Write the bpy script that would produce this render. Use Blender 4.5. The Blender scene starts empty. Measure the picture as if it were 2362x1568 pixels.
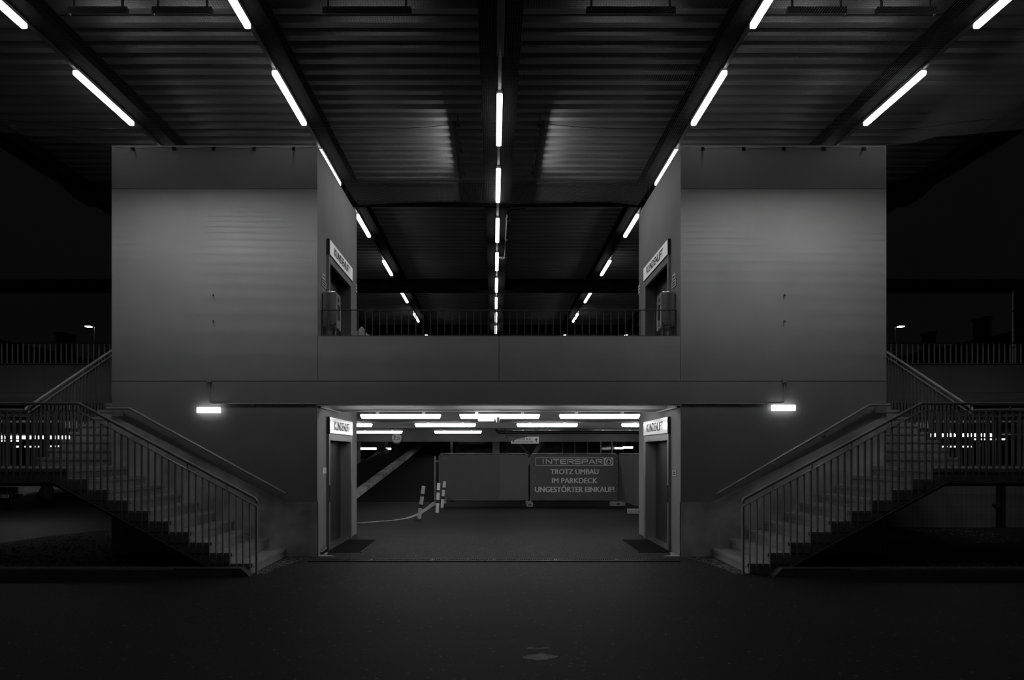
import bpy, bmesh, math, random
from mathutils import Vector, Matrix
random.seed(11)
SC = bpy.context.scene
COL = SC.collection

# ------------------------------------------------------------------ camera, world, exposure
F = 1450.0                      # focal length in pixels of the 2362 px wide frame
CX, CZ = -0.087, 1.75           # camera position (y = 0)
VX, VY = 1139.0, 1042.0         # vanishing point of the depth lines in the frame
cam = bpy.data.cameras.new('camera')
cam.sensor_width = 36.0
cam.sensor_fit = 'HORIZONTAL'
cam.lens = F / 2362 * 36.0
cam.shift_x = (1181 - VX) / 2362
cam.shift_y = (VY - 784) / 2362
cam.clip_end = 500
camo = bpy.data.objects.new('camera', cam)
camo.location = (CX, 0, CZ)
camo.rotation_euler = (math.pi / 2, 0, 0)
COL.objects.link(camo)
SC.camera = camo

world = bpy.data.worlds.new('night_sky')
world.use_nodes = True
SC.world = world
wn = world.node_tree.nodes
wl = world.node_tree.links
wn['Background'].inputs['Color'].default_value = (1, 1, 1, 1)
wn['Background'].inputs['Strength'].default_value = 0.0017
tc = wn.new('ShaderNodeTexCoord')
nz = wn.new('ShaderNodeTexNoise'); nz.inputs['Scale'].default_value = 1.6; nz.inputs['Detail'].default_value = 3
rp = wn.new('ShaderNodeMapRange'); rp.inputs['From Min'].default_value = 0.3; rp.inputs['From Max'].default_value = 0.7
rp.inputs['To Min'].default_value = 0.0017; rp.inputs['To Max'].default_value = 0.0031
wl.new(tc.outputs['Generated'], nz.inputs['Vector']); wl.new(nz.outputs[0], rp.inputs['Value']); wl.new(rp.outputs[0], wn['Background'].inputs['Strength'])

SC.view_settings.view_transform = 'Standard'
SC.view_settings.look = 'None'
SC.view_settings.gamma = 1.0
SC.view_settings.use_curve_mapping = False
SC.view_settings.exposure = 0.0

# lamp levels
TUBE = 7.2        # canopy tubes, radiance
GTUBE = 11.5       # garage tubes
FLOOD = 21.0      # watts of one tower flood bar
SIDE = 23.0       # watts of the two bars beside the middle girder
BULK = 2.2        # wall lamps

# ------------------------------------------------------------------ pixel -> place helpers
def wx(px, Y): return (px - VX) * Y / F + CX
def wz(py, Y): return CZ - (py - VY) * Y / F
def yat(px, X): return (X - CX) * F / (px - VX)     # depth where the plane X is seen at px
def yground(py, z=0.0): return (CZ - z) * F / (py - VY)

# ------------------------------------------------------------------ materials
def mat(name, v, rough=0.7, metal=0.0, var=0.0, scale=3.0, bump=0.0, bscale=40.0, emit=0.0, spec=0.5, stretch=None, detail=5):
    m = bpy.data.materials.new(name)
    m.use_nodes = True
    nt = m.node_tree; n = nt.nodes; l = nt.links
    p = n['Principled BSDF']
    p.inputs['Base Color'].default_value = (v, v, v, 1)
    p.inputs['Roughness'].default_value = rough
    p.inputs['Metallic'].default_value = metal
    p.inputs['Specular IOR Level'].default_value = spec
    if emit:
        p.inputs['Emission Color'].default_value = (1, 1, 1, 1)
        p.inputs['Emission Strength'].default_value = emit
    t = n.new('ShaderNodeTexCoord')
    src = t.outputs['Object']
    if stretch:
        mp = n.new('ShaderNodeMapping'); mp.inputs['Scale'].default_value = stretch
        l.new(src, mp.inputs['Vector']); src = mp.outputs[0]
    if var or not emit:
        a = n.new('ShaderNodeTexNoise'); a.inputs['Scale'].default_value = scale; a.inputs['Detail'].default_value = detail
        r = n.new('ShaderNodeMapRange'); r.inputs['From Min'].default_value = 0.3; r.inputs['From Max'].default_value = 0.7
        vv = max(var, 0.03)
        r.inputs['To Min'].default_value = v * (1 - vv); r.inputs['To Max'].default_value = v * (1 + vv)
        l.new(src, a.inputs['Vector']); l.new(a.outputs[0], r.inputs['Value']); l.new(r.outputs[0], p.inputs['Base Color'])
    if bump:
        b = n.new('ShaderNodeTexNoise'); b.inputs['Scale'].default_value = bscale; b.inputs['Detail'].default_value = 4
        bb = n.new('ShaderNodeBump'); bb.inputs['Strength'].default_value = bump; bb.inputs['Distance'].default_value = 0.01
        l.new(src, b.inputs['Vector']); l.new(b.outputs[0], bb.inputs['Height']); l.new(bb.outputs[0], p.inputs['Normal'])
    return m

def mat_asphalt(name, base, chips):
    m = bpy.data.materials.new(name); m.use_nodes = True
    nt = m.node_tree; n = nt.nodes; l = nt.links; p = n['Principled BSDF']
    p.inputs['Roughness'].default_value = 0.7
    p.inputs['Specular IOR Level'].default_value = 0.18
    t = n.new('ShaderNodeTexCoord')
    a = n.new('ShaderNodeTexNoise'); a.inputs['Scale'].default_value = 0.7; a.inputs['Detail'].default_value = 4
    r = n.new('ShaderNodeMapRange'); r.inputs['To Min'].default_value = base * 0.55; r.inputs['To Max'].default_value = base * 1.4
    l.new(t.outputs['Object'], a.inputs['Vector']); l.new(a.outputs[0], r.inputs['Value'])
    g = n.new('ShaderNodeTexNoise'); g.inputs['Scale'].default_value = 110; g.inputs['Detail'].default_value = 2
    gr = n.new('ShaderNodeMapRange'); gr.inputs['From Min'].default_value = 0.35; gr.inputs['From Max'].default_value = 0.75
    gr.inputs['To Min'].default_value = 0.3; gr.inputs['To Max'].default_value = 2.4
    l.new(t.outputs['Object'], g.inputs['Vector']); l.new(g.outputs[0], gr.inputs['Value'])
    mu = n.new('ShaderNodeMath'); mu.operation = 'MULTIPLY'
    l.new(r.outputs[0], mu.inputs[0]); l.new(gr.outputs[0], mu.inputs[1])
    # pale flecks (grit and leaf bits): a few voronoi cells with a small bright core
    mp = n.new('ShaderNodeMapping'); mp.inputs['Scale'].default_value = (0.75, 1.0, 1.0); mp.inputs['Rotation'].default_value = (0, 0, 0.4)
    v = n.new('ShaderNodeTexVoronoi'); v.voronoi_dimensions = '2D'; v.inputs['Scale'].default_value = 11.0
    l.new(t.outputs['Object'], mp.inputs['Vector']); l.new(mp.outputs[0], v.inputs['Vector'])
    sp = n.new('ShaderNodeSeparateColor'); l.new(v.outputs['Color'], sp.inputs[0])
    th = n.new('ShaderNodeMapRange'); th.inputs['To Min'].default_value = 0.035; th.inputs['To Max'].default_value = 0.125; l.new(sp.outputs[2], th.inputs['Value'])
    c1 = n.new('ShaderNodeMath'); c1.operation = 'LESS_THAN'
    l.new(v.outputs['Distance'], c1.inputs[0]); l.new(th.outputs[0], c1.inputs[1])
    c2 = n.new('ShaderNodeMath'); c2.operation = 'GREATER_THAN'; c2.inputs[1].default_value = 1 - chips
    l.new(sp.outputs[0], c2.inputs[0])
    c3 = n.new('ShaderNodeMath'); c3.operation = 'MULTIPLY'; l.new(c1.outputs[0], c3.inputs[0]); l.new(c2.outputs[0], c3.inputs[1])
    mx = n.new('ShaderNodeMix'); mx.data_type = 'FLOAT'
    br = n.new('ShaderNodeMapRange'); br.inputs['To Min'].default_value = base * 2.2; br.inputs['To Max'].default_value = base * 6
    l.new(sp.outputs[1], br.inputs['Value'])
    l.new(c3.outputs[0], mx.inputs[0]); l.new(mu.outputs[0], mx.inputs[2]); l.new(br.outputs[0], mx.inputs[3])
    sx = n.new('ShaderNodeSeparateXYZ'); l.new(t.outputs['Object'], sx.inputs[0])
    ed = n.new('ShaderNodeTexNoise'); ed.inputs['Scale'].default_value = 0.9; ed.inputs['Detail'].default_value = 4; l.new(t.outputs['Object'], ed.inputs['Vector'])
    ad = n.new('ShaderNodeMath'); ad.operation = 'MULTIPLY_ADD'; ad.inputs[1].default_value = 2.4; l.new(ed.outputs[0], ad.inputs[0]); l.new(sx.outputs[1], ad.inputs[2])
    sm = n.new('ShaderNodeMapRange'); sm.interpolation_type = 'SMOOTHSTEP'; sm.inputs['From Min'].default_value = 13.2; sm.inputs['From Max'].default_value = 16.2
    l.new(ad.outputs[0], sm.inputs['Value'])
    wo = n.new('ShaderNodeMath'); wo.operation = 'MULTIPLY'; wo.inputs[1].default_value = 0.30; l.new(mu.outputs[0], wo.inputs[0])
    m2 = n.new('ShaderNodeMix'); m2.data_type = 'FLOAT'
    # fine grit gathered around the drain and the passage mouth
    v2 = n.new('ShaderNodeTexVoronoi'); v2.voronoi_dimensions = '2D'; v2.inputs['Scale'].default_value = 19.0; l.new(mp.outputs[0], v2.inputs['Vector'])
    s2 = n.new('ShaderNodeSeparateColor'); l.new(v2.outputs['Color'], s2.inputs[0])
    g1 = n.new('ShaderNodeMath'); g1.operation = 'LESS_THAN'; g1.inputs[1].default_value = 0.17; l.new(v2.outputs['Distance'], g1.inputs[0])
    gy = n.new('ShaderNodeMapRange'); gy.interpolation_type = 'SMOOTHSTEP'; gy.inputs['From Min'].default_value = 8.6; gy.inputs['From Max'].default_value = 11.5; gy.inputs['To Min'].default_value = 0.03; gy.inputs['To Max'].default_value = 0.42
    l.new(ad.outputs[0], gy.inputs['Value'])
    g2 = n.new('ShaderNodeMath'); g2.operation = 'LESS_THAN'; l.new(s2.outputs[0], g2.inputs[0]); l.new(gy.outputs[0], g2.inputs[1])
    g3 = n.new('ShaderNodeMath'); g3.operation = 'MULTIPLY'; l.new(g1.outputs[0], g3.inputs[0]); l.new(g2.outputs[0], g3.inputs[1])
    m3 = n.new('ShaderNodeMix'); m3.data_type = 'FLOAT'; l.new(g3.outputs[0], m3.inputs[0]); l.new(mx.outputs[0], m3.inputs[2]); l.new(br.outputs[0], m3.inputs[3])
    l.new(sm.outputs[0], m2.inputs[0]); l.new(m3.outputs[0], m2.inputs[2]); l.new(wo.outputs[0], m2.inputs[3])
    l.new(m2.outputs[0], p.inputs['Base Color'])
    bb = n.new('ShaderNodeBump'); bb.inputs['Strength'].default_value = 0.5; bb.inputs['Distance'].default_value = 0.004
    l.new(g.outputs[0], bb.inputs['Height']); l.new(bb.outputs[0], p.inputs['Normal'])
    return m

def mat_tiles(name, v):
    m = mat(name, v, 0.5, var=0.08)
    nt = m.node_tree; n = nt.nodes; l = nt.links; p = n['Principled BSDF']
    t = n.new('ShaderNodeTexCoord'); mp = n.new('ShaderNodeMapping'); mp.inputs['Rotation'].default_value = (-math.pi / 2, 0, 0)
    b = n.new('ShaderNodeTexBrick'); b.offset = 0.0
    b.inputs['Scale'].default_value = 1.0; b.inputs['Brick Width'].default_value = 0.107; b.inputs['Row Height'].default_value = 0.272
    b.inputs['Mortar Size'].default_value = 0.003
    b.inputs['Color1'].default_value = (v, v, v, 1); b.inputs['Color2'].default_value = (v * .93,) * 3 + (1,); b.inputs['Mortar'].default_value = (v * .45,) * 3 + (1,)
    l.new(t.outputs['Object'], mp.inputs['Vector']); l.new(mp.outputs[0], b.inputs['Vector']); l.new(b.outputs['Color'], p.inputs['Base Color'])
    return m

M = {}
M['plaster'] = mat('grey_plaster', 0.32, 0.85, var=0.07, scale=1.3, bump=0.15, bscale=90)
M['plinth'] = mat('bare_render', 0.64, 0.9, var=0.45, scale=1.7, bump=0.25, bscale=60)
M['concrete'] = mat('concrete', 0.36, 0.85, var=0.18, scale=3, bump=0.2, bscale=50)
M['step'] = mat('step_concrete', 0.42, 0.8, var=0.14, scale=5, bump=0.2, bscale=70)
M['soffit'] = mat('board_marked_concrete', 0.30, 0.8, var=0.3, scale=2.0, bump=0.3, bscale=30, stretch=(0.5, 5, 5))
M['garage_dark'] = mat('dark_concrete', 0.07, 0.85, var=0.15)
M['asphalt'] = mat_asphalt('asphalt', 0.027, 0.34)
M['ramp'] = mat('ramp_asphalt', 0.012, 0.8, spec=0.06, var=0.35, scale=2.0, bump=0.4, bscale=40, stretch=(1, 6, 1))
M['deck'] = mat('corrugated_steel', 0.16, 0.5, metal=0.35, var=0.12, scale=0.8, stretch=(0.4, 4, 4))
M['beam'] = mat('dark_painted_steel', 0.006, 0.8, var=0.15, spec=0.05)
M['black'] = mat('black_metal', 0.012, 0.55)
M['rail'] = mat('galvanised_rail', 0.5, 0.35, metal=0.25, var=0.12, scale=6)
M['baluster'] = mat('baluster_steel', 0.22, 0.45, metal=0.15, var=0.12)
M['darkrail'] = mat('dark_rail', 0.06, 0.5, metal=0.3)
M['steel'] = mat('stainless_steel', 0.50, 0.28, metal=0.9, var=0.1, scale=8, stretch=(1, 1, 8))
M['door'] = mat('door_steel', 0.035, 0.45, metal=0.2, var=0.08)
M['reveal'] = mat('door_reveal_steel', 0.30, 0.45, metal=0.5, var=0.06)
M['white'] = mat('white_plastic', 0.75, 0.4)
M['signface'] = mat('sign_face', 0.72, 0.16, var=0.02)
M['signemit'] = mat('emissive_sign_face', 0.7, 0.14, emit=0.30)  # weak even emission given to the face itself
M['paper'] = mat('paper', 0.8, 0.8)
M['ink'] = mat('black_lettering', 0.01, 0.5)
M['bulkgrey'] = mat('lamp_housing_grey', 0.35, 0.5)
M['tube'] = mat('lit_tube', 0.8, 0.4, emit=TUBE)
M['gtube'] = mat('lit_garage_tube', 0.8, 0.4, emit=GTUBE)
M['gtube_bright'] = mat('lit_bright_garage_tube', 0.8, 0.4, emit=18.0)
M['fartube'] = mat('lit_far_tube', 0.8, 0.4, emit=5.0)
M['bulk'] = mat('lit_bulkhead', 0.8, 0.4, emit=BULK)
M['street'] = mat('lit_street_lamp', 0.8, 0.4, emit=6.0)
M['strip'] = mat('lit_strip', 0.8, 0.4, emit=3.0)
M['off'] = mat('unlit_diffuser', 0.10, 0.3)
M['net'] = mat('net_twine', 0.18, 0.6)
M['banner'] = mat('grey_banner', 0.12, 0.6, var=0.05, bump=0.3, bscale=3)
M['banner_pale'] = mat('pale_banner', 0.15, 0.6, var=0.05, bump=0.3, bscale=3)
M['print'] = mat('pale_print', 0.85, 0.6)
M['printdim'] = mat('dim_print', 0.03, 0.6)
M['pipe'] = mat('black_pipe', 0.015, 0.35)
M['rubber'] = mat('rubber_mat', 0.007, 0.9, spec=0.1, bump=0.4, bscale=120)
M['stone'] = mat('gravel_stone', 0.22, 0.8, var=0.5, scale=9)
M['soil'] = mat('dark_soil', 0.03, 0.95, var=0.4, bump=0.6, bscale=30)
M['curb'] = mat('curb_stone', 0.14, 0.85, var=0.2, scale=6, bump=0.2, bscale=60)
M['line'] = mat('road_paint', 0.40, 0.7, var=0.25, scale=9)
M['stripe'] = mat('dark_stripe', 0.05, 0.6)
M['postwhite'] = mat('post_white', 0.93, 0.5)
M['silhouette'] = mat('far_building', 0.02, 0.9)
M['carpaint'] = mat('pale_car_paint', 0.6, 0.25)
M['glass'] = mat('dark_glass', 0.01, 0.08)
M['tyre'] = mat('tyre_rubber', 0.015, 0.8)
M['tiles'] = mat_tiles('wall_tiles', 0.30)
M['stain'] = mat('pale_stain', 0.36, 0.8, var=0.5, scale=60)
M['bag'] = mat('grey_cloth', 0.30, 0.7, var=0.2)

# ------------------------------------------------------------------ mesh builder
class B:
    def __init__(s):
        s.v = []; s.f = []; s.sm = False
    def add(s, vs, fs):
        k = len(s.v)
        s.v += [tuple(p) for p in vs]
        s.f += [tuple(i + k for i in q) for q in fs]
        return s
    def box(s, x0, x1, y0, y1, z0, z1):
        vs = [(x0, y0, z0), (x1, y0, z0), (x1, y1, z0), (x0, y1, z0), (x0, y0, z1), (x1, y0, z1), (x1, y1, z1), (x0, y1, z1)]
        return s.add(vs, [(0, 3, 2, 1), (4, 5, 6, 7), (0, 1, 5, 4), (1, 2, 6, 5), (2, 3, 7, 6), (3, 0, 4, 7)])
    def bbox(s, x0, x1, y0, y1, z0, z1, b=0.004):
        """box with chamfered edges"""
        if x0 > x1: x0, x1 = x1, x0
        bm = bmesh.new()
        bmesh.ops.create_cube(bm, size=1.0)
        for v in bm.verts:
            v.co = Vector(((x0 + x1) / 2 + v.co.x * (x1 - x0), (y0 + y1) / 2 + v.co.y * (y1 - y0), (z0 + z1) / 2 + v.co.z * (z1 - z0)))
        bmesh.ops.bevel(bm, geom=list(bm.edges), offset=b, segments=2, affect='EDGES', profile=0.5)
        bm.verts.index_update()
        s.add([v.co[:] for v in bm.verts], [tuple(v.index for v in f.verts) for f in bm.faces])
        bm.free()
        return s
    def prism(s, poly, axis, a, b):
        """poly: 2-D outline; axis 'y' -> (x,z) outline extruded from y=a to y=b, 'x' -> (y,z), 'z' -> (x,y)"""
        n = len(poly)
        def P(p, t):
            if axis == 'y': return (p[0], t, p[1])
            if axis == 'x': return (t, p[0], p[1])
            return (p[0], p[1], t)
        vs = [P(p, a) for p in poly] + [P(p, b) for p in poly]
        fs = [tuple(range(n))[::-1], tuple(range(n, 2 * n))]
        fs += [(i, (i + 1) % n, n + (i + 1) % n, n + i) for i in range(n)]
        return s.add(vs, fs)
    def tube(s, path, r, n=8, caps=True):
        path = [Vector(p) for p in path]
        rings = []
        for i, p in enumerate(path):
            d0 = (path[i] - path[i - 1]).normalized() if i else None
            d1 = (path[i + 1] - path[i]).normalized() if i < len(path) - 1 else None
            d = (d0 + d1).normalized() if d0 and d1 else (d0 or d1)
            up = Vector((0, 0, 1)) if abs(d.z) < 0.95 else Vector((0, 1, 0))
            u = d.cross(up).normalized(); w = u.cross(d).normalized()
            k = 1.0
            if d0 and d1: k = 1 / max(0.4, math.cos(d0.angle(d1) / 2))
            rr = r[i] if isinstance(r, (list, tuple)) else r
            rings.append([p + (u * math.cos(t) + w * math.sin(t)) * rr * (k if n > 3 else 1) for t in [2 * math.pi * j / n for j in range(n)]])
        vs = [q for ring in rings for q in ring]
        fs = []
        for i in range(len(rings) - 1):
            for j in range(n):
                a = i * n + j; b = i * n + (j + 1) % n
                fs.append((a, b, b + n, a + n))
        if caps:
            fs.append(tuple(range(n))[::-1]); fs.append(tuple(range((len(rings) - 1) * n, len(rings) * n)))
        return s.add(vs, fs)
    def disc(s, c, r, axis, a, b, n=20):
        """cylinder about centre c in the plane normal to axis, from a to b along it"""
        return s.prism([(c[0] + r * math.cos(2 * math.pi * i / n), c[1] + r * math.sin(2 * math.pi * i / n)) for i in range(n)], axis, a, b)
    def strip(s, path, w, h):
        """rectangular bar following a path in an x-z plane (w along y, h upright)"""
        for p, q in zip(path, path[1:]):
            p = Vector(p); q = Vector(q)
            a = Vector((0, w / 2, 0)); c = Vector((0, 0, h / 2))
            if abs((q - p).x) < 1e-6: a = Vector((w / 2, 0, 0))
            vs = [p - a - c, p + a - c, p + a + c, p - a + c, q - a - c, q + a - c, q + a + c, q - a + c]
            s.add(vs, [(0, 1, 2, 3), (7, 6, 5, 4), (0, 4, 5, 1), (1, 5, 6, 2), (2, 6, 7, 3), (3, 7, 4, 0)])
        return s
    def mirror(s, sx):
        if sx < 0:
            s.v = [(-p[0], p[1], p[2]) for p in s.v]
        return s
    def build(s, name, m, parent=None, smooth=False, recalc=True, origin=None):
        if parent is not None:
            o0 = Vector(parent['_o'])
        elif origin is not None:
            o0 = Vector(origin)
        else:
            xs = [p[0] for p in s.v]; ys = [p[1] for p in s.v]; zs = [p[2] for p in s.v]
            o0 = Vector(((min(xs) + max(xs)) / 2, (min(ys) + max(ys)) / 2, min(zs)))
        me = bpy.data.meshes.new(name)
        me.from_pydata([tuple(Vector(p) - o0) for p in s.v], [], s.f)
        if recalc:
            bm = bmesh.new(); bm.from_mesh(me)
            bmesh.ops.recalc_face_normals(bm, faces=bm.faces)
            bm.to_mesh(me); bm.free()
        if smooth:
            me.polygons.foreach_set('use_smooth', [True] * len(me.polygons))
            try: me.set_sharp_from_angle(angle=math.radians(40))
            except Exception: pass
        me.materials.append(m)
        o = bpy.data.objects.new(name, me)
        COL.objects.link(o)
        o['_o'] = tuple(o0)
        if parent is None: o.location = o0
        else: o.parent = parent
        return o

def thing(name, loc, label, cat, group=None, kind=None):
    o = bpy.data.objects.new(name, None)
    o.empty_display_size = 0.1
    o.location = loc
    o['_o'] = tuple(loc)
    COL.objects.link(o)
    return tag(o, label, cat, group, kind)
def tag(o, label, cat, group=None, kind=None):
    o['label'] = label; o['category'] = cat
    if group: o['group'] = group
    if kind: o['kind'] = kind
    return o
def struct(b, name, m, label, cat, **k):
    return tag(b.build(name, m, **k), label, cat, kind='structure')
def dup(root, loc, label, group=None):
    r = root.copy(); COL.objects.link(r); r.location = loc; r['label'] = label; r['_o'] = tuple(loc)
    if group: r['group'] = group
    for ch in list(root.children):
        c = ch.copy(); COL.objects.link(c); c.parent = r
        for g in list(ch.children):
            d = g.copy(); COL.objects.link(d); d.parent = c
    return r

def text_mesh(name, body, m, parent, origin, right, up, width, height, bold=0.0, depth=0.002, lift=0.001):
    """writing as a thin solid: bottom-left corner at origin, running along right, standing along up"""
    c = bpy.data.curves.new(name, 'FONT'); c.body = body; c.size = 1.0; c.extrude = 0.5; c.resolution_u = 3
    o = bpy.data.objects.new(name, c); COL.objects.link(o)
    bpy.context.view_layer.update()
    src = bpy.data.meshes.new_from_object(o.evaluated_get(bpy.context.evaluated_depsgraph_get()))
    COL.objects.unlink(o); bpy.data.objects.remove(o); bpy.data.curves.remove(c)
    xs = [v.co.x for v in src.vertices]; ys = [v.co.y for v in src.vertices]
    x0, x1, y0, y1 = min(xs), max(xs), min(ys), max(ys)
    R = Vector(right).normalized(); U = Vector(up).normalized(); N = R.cross(U)
    O = Vector(origin) - Vector(parent['_o'])
    bw = bold * height                      # extra stroke width, laid on as staggered copies
    vs = []; fs = []
    for k, dx in enumerate((0, bw, bw / 2) if bold else (0,)):
        n = len(vs)
        for v in src.vertices:
            a = (v.co.x - x0) / (x1 - x0) * (width - bw) + dx; b = (v.co.y - y0) / (y1 - y0) * height; d = lift + (v.co.z + 0.5) * (depth + 0.0006 * k)
            vs.append(O + R * a + U * b + N * d)
        fs += [tuple(i + n for i in f.vertices) for f in src.polygons]
    me = bpy.data.meshes.new(name); me.from_pydata(vs, [], fs)
    bpy.data.meshes.remove(src)
    me.materials.append(m)
    t = bpy.data.objects.new(name, me); COL.objects.link(t); t.parent = parent; t['_o'] = parent['_o']
    return t

STROKES = {  # wide rounded capitals drawn as strokes, unit cell 1 x 1
 'I': [[(.5, 0), (.5, 1)]], 'N': [[(0, 0), (0, .95), (.08, 1), (.9, 0.02), (1, .06), (1, 1)]], 'T': [[(0, 1), (1, 1)], [(.5, 1), (.5, 0)]],
 'E': [[(1, 1), (.12, 1), (0, .88), (0, .12), (.12, 0), (1, 0)], [(0, .5), (.9, .5)]],
 'R': [[(0, 0), (0, 1), (.85, 1), (1, .87), (1, .6), (.85, .48), (.3, .48)], [(.5, .48), (1, 0)]],
 'S': [[(1, 1), (.13, 1), (0, .88), (0, .63), (.13, .5), (.87, .5), (1, .38), (1, .12), (.87, 0), (0, 0)]],
 'P': [[(0, 0), (0, 1), (.85, 1), (1, .87), (1, .55), (.85, .42), (0, .42)]],
 'A': [[(0, 0), (.42, .95), (.5, 1), (.58, .95), (1, 0)], [(.22, .34), (.95, .34)]]}
def stroke_word(word, x, z, cw, gap, ch, t, y):
    b = B()
    for c in word:
        w = 0.0 if c == 'I' else cw
        for pl in STROKES[c]:
            pts = [(x + (p[0] * w if c != 'I' else 0), z + p[1] * ch) for p in pl]
            for (ax, az), (bx, bz) in zip(pts, pts[1:]):
                d = math.hypot(bx - ax, bz - az); ux, uz = (bx - ax) / d * t / 2, (bz - az) / d * t / 2
                b.prism([(ax - ux - uz, az - uz + ux), (ax - ux + uz, az - uz - ux), (bx + ux + uz, bz + uz - ux), (bx + ux - uz, bz + uz + ux)], 'y', y - 0.003 - 0.0003 * (len(b.v) // 8 % 9), y)
        x += w + gap + (0.8 * gap if c == 'I' else 0)
    return b

SIDE_NAME = {-1: 'ramp-side', 1: 'banner-side'}
ORD = ['first', 'second', 'third', 'fourth', 'fifth', 'sixth', 'seventh', 'eighth', 'ninth', 'tenth', 'eleventh', 'twelfth']

# ------------------------------------------------------------------ main dimensions
D = 10.484            # front face of the towers
DB = 13.5             # back of the towers
XI, XO = 3.03, 6.46   # inner and outer faces of the towers
ZT = 6.86             # tower top
ZS = 2.93             # seam above the ground storey
ZP = 3.68             # parapet top
ZL = 2.545            # underside of the lintel
ZD = 3.02             # upper deck floor
ZG = 2.80             # passage ceiling
YS0, YS1 = 9.006, D - 0.005   # stair: outer side, wall side
R, T = 0.151, 0.292           # riser, tread
XS = 3.558                    # first riser
ZLAND = 1.51

# ------------------------------------------------------------------ ground
b = B()
for i in range(12):
    for j in range(14):
        b.add([(-60 + 10 * i, -6 + 9 * j, 0), (-50 + 10 * i, -6 + 9 * j, 0), (-50 + 10 * i, 3 + 9 * j, 0), (-60 + 10 * i, 3 + 9 * j, 0)], [(0, 1, 2, 3)])
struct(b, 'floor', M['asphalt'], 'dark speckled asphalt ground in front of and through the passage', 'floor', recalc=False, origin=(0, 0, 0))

# ------------------------------------------------------------------ towers
def door_zone(side, lo):
    """(y near, y far, z bottom, z top) of the opening in the inner face; taken from the side that shows it"""
    return (11.13, 12.78, ZD, 5.10) if not lo else (11.13, 12.78, 0.0, 1.955)
def tower(s):
    b = B()
    g = 0.006
    rec = 0.20
    b.box(XI + rec, XO - 0.015, D + 0.015, DB - 0.015, 0, ZT - 0.01)               # core, shows in the joints
    for z0, z1 in ((0, ZS - g), (ZS + g, 6.14 - g / 2), (6.14 + g / 2, ZT)):
        b.box(XI, XO, D, D + 0.02, z0, z1)
    b.box(XI, XI + rec, D + 0.02, 11.13, 0, ZT)
    b.box(XI + rec, XO, D + 0.02, D + 0.3, 0, ZT)
    b.box(XO - 0.2, XO, D + 0.3, DB, 0, ZT)
    b.box(XI, XO - 0.2, DB - 0.2, DB, 0, ZT)
    b.box(XI, XI + rec, 12.78, DB - 0.2, 0, ZT)
    b.box(XI, XI + rec, 11.13, 12.78, 1.955, ZD)
    b.box(XI, XI + rec, 11.13, 12.78, 5.10, ZT)
    b.box(XI + rec, XO - 0.2, D + 0.3, DB - 0.2, ZT - 0.012, ZT)
    b.mirror(s)
    return struct(b, 'wall_left' if s < 0 else 'wall_right', M['plaster'], '%s plastered lift tower' % ('tall grey ramp-side' if s < 0 else 'tall grey banner-side'), 'wall')
tower(-1); tower(1)

# lintel beam, parapet with a joint in the middle
b = B().box(-XI, XI, D, 10.8, ZL, ZS - 0.006).box(-XI, XI, D + 0.012, D + 0.3, ZS - 0.02, ZS + 0.02)
struct(b, 'wall_front', M['plaster'], 'grey lintel beam spanning the passage between the two lift towers', 'wall')
b = B().box(-XI + 0.008, -0.005, D, D + 0.22, ZS + 0.006, ZP).box(0.005, XI - 0.008, D, D + 0.22, ZS + 0.006, ZP).box(-XI, XI, D + 0.012, D + 0.2, ZS, ZP - 0.02)
struct(b, 'wall_parapet', M['plaster'], 'grey two-panel parapet wall above the passage, under the thin dark railing', 'wall')

# bare render at the foot of each tower front
def plinth(s):
    P = [(XO, 0), (XI, 0), (XI, 0.913), (3.55, 0.913), (6.40, 2.335), (XO, 2.335)]
    b = B().prism(P, 'y', D - 0.004, D + 0.05).mirror(s)
    return struct(b, 'trim_1' if s < 0 else 'trim_2', M['plinth'], 'bare stained render behind the lower stairs on the %s tower' % SIDE_NAME[s], 'trim')
plinth(-1); plinth(1)

# ------------------------------------------------------------------ upper deck and the side decks with parapets
b = B()
b.box(-XI, XI, 10.8, DB, ZG, ZD).box(-34, 34, DB, 46, ZG, ZD)
struct(b, 'ceiling_garage', M['soffit'], 'board-marked concrete slab over the lit passage', 'ceiling')
for s in (-1, 1):
    b = B()
    x = 7.87
    joints = [7.87, 9.9, 12.45, 15.0, 17.5, 20.0, 22.0]
    for a, c in zip(joints, joints[1:]):
        b.box(a + 0.005, c - 0.005, 13.74, 13.95, ZD + 0.03, ZP)
    b.box(7.87, 22, 13.75, 13.94, ZD - 0.02, ZP - 0.02)
    b.box(7.87, 22, 13.74, 13.95, 2.53, ZD + 0.015)
    b.box(7.87, 22, 13.71, 13.74, ZP - 0.012, ZP)
    b.mirror(s)
    struct(b, 'wall_parapet', M['plaster'], 'dim %s side parapet of the upper deck, behind the stairs' % SIDE_NAME[s], 'wall')

# garage beams
for Y, Y1, zb, i in ((11.3, 12.04, 2.514, 0), (14.9, 16.0, 2.50, 1), (18.9, 20.4, 2.467, 2)):
    b = B().box(-XI if i == 0 else -13, XI if i == 0 else 13, Y, Y1, zb, ZG)
    struct(b, 'ceiling_beam', M['soffit'], 'board-marked concrete beam under the passage ceiling, %s from the entrance' % ORD[i], 'beam')
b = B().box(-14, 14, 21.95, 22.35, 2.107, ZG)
struct(b, 'ceiling_beam', M['garage_dark'], 'deep concrete beam over the fence panels with the round height sign on it', 'beam')

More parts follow.
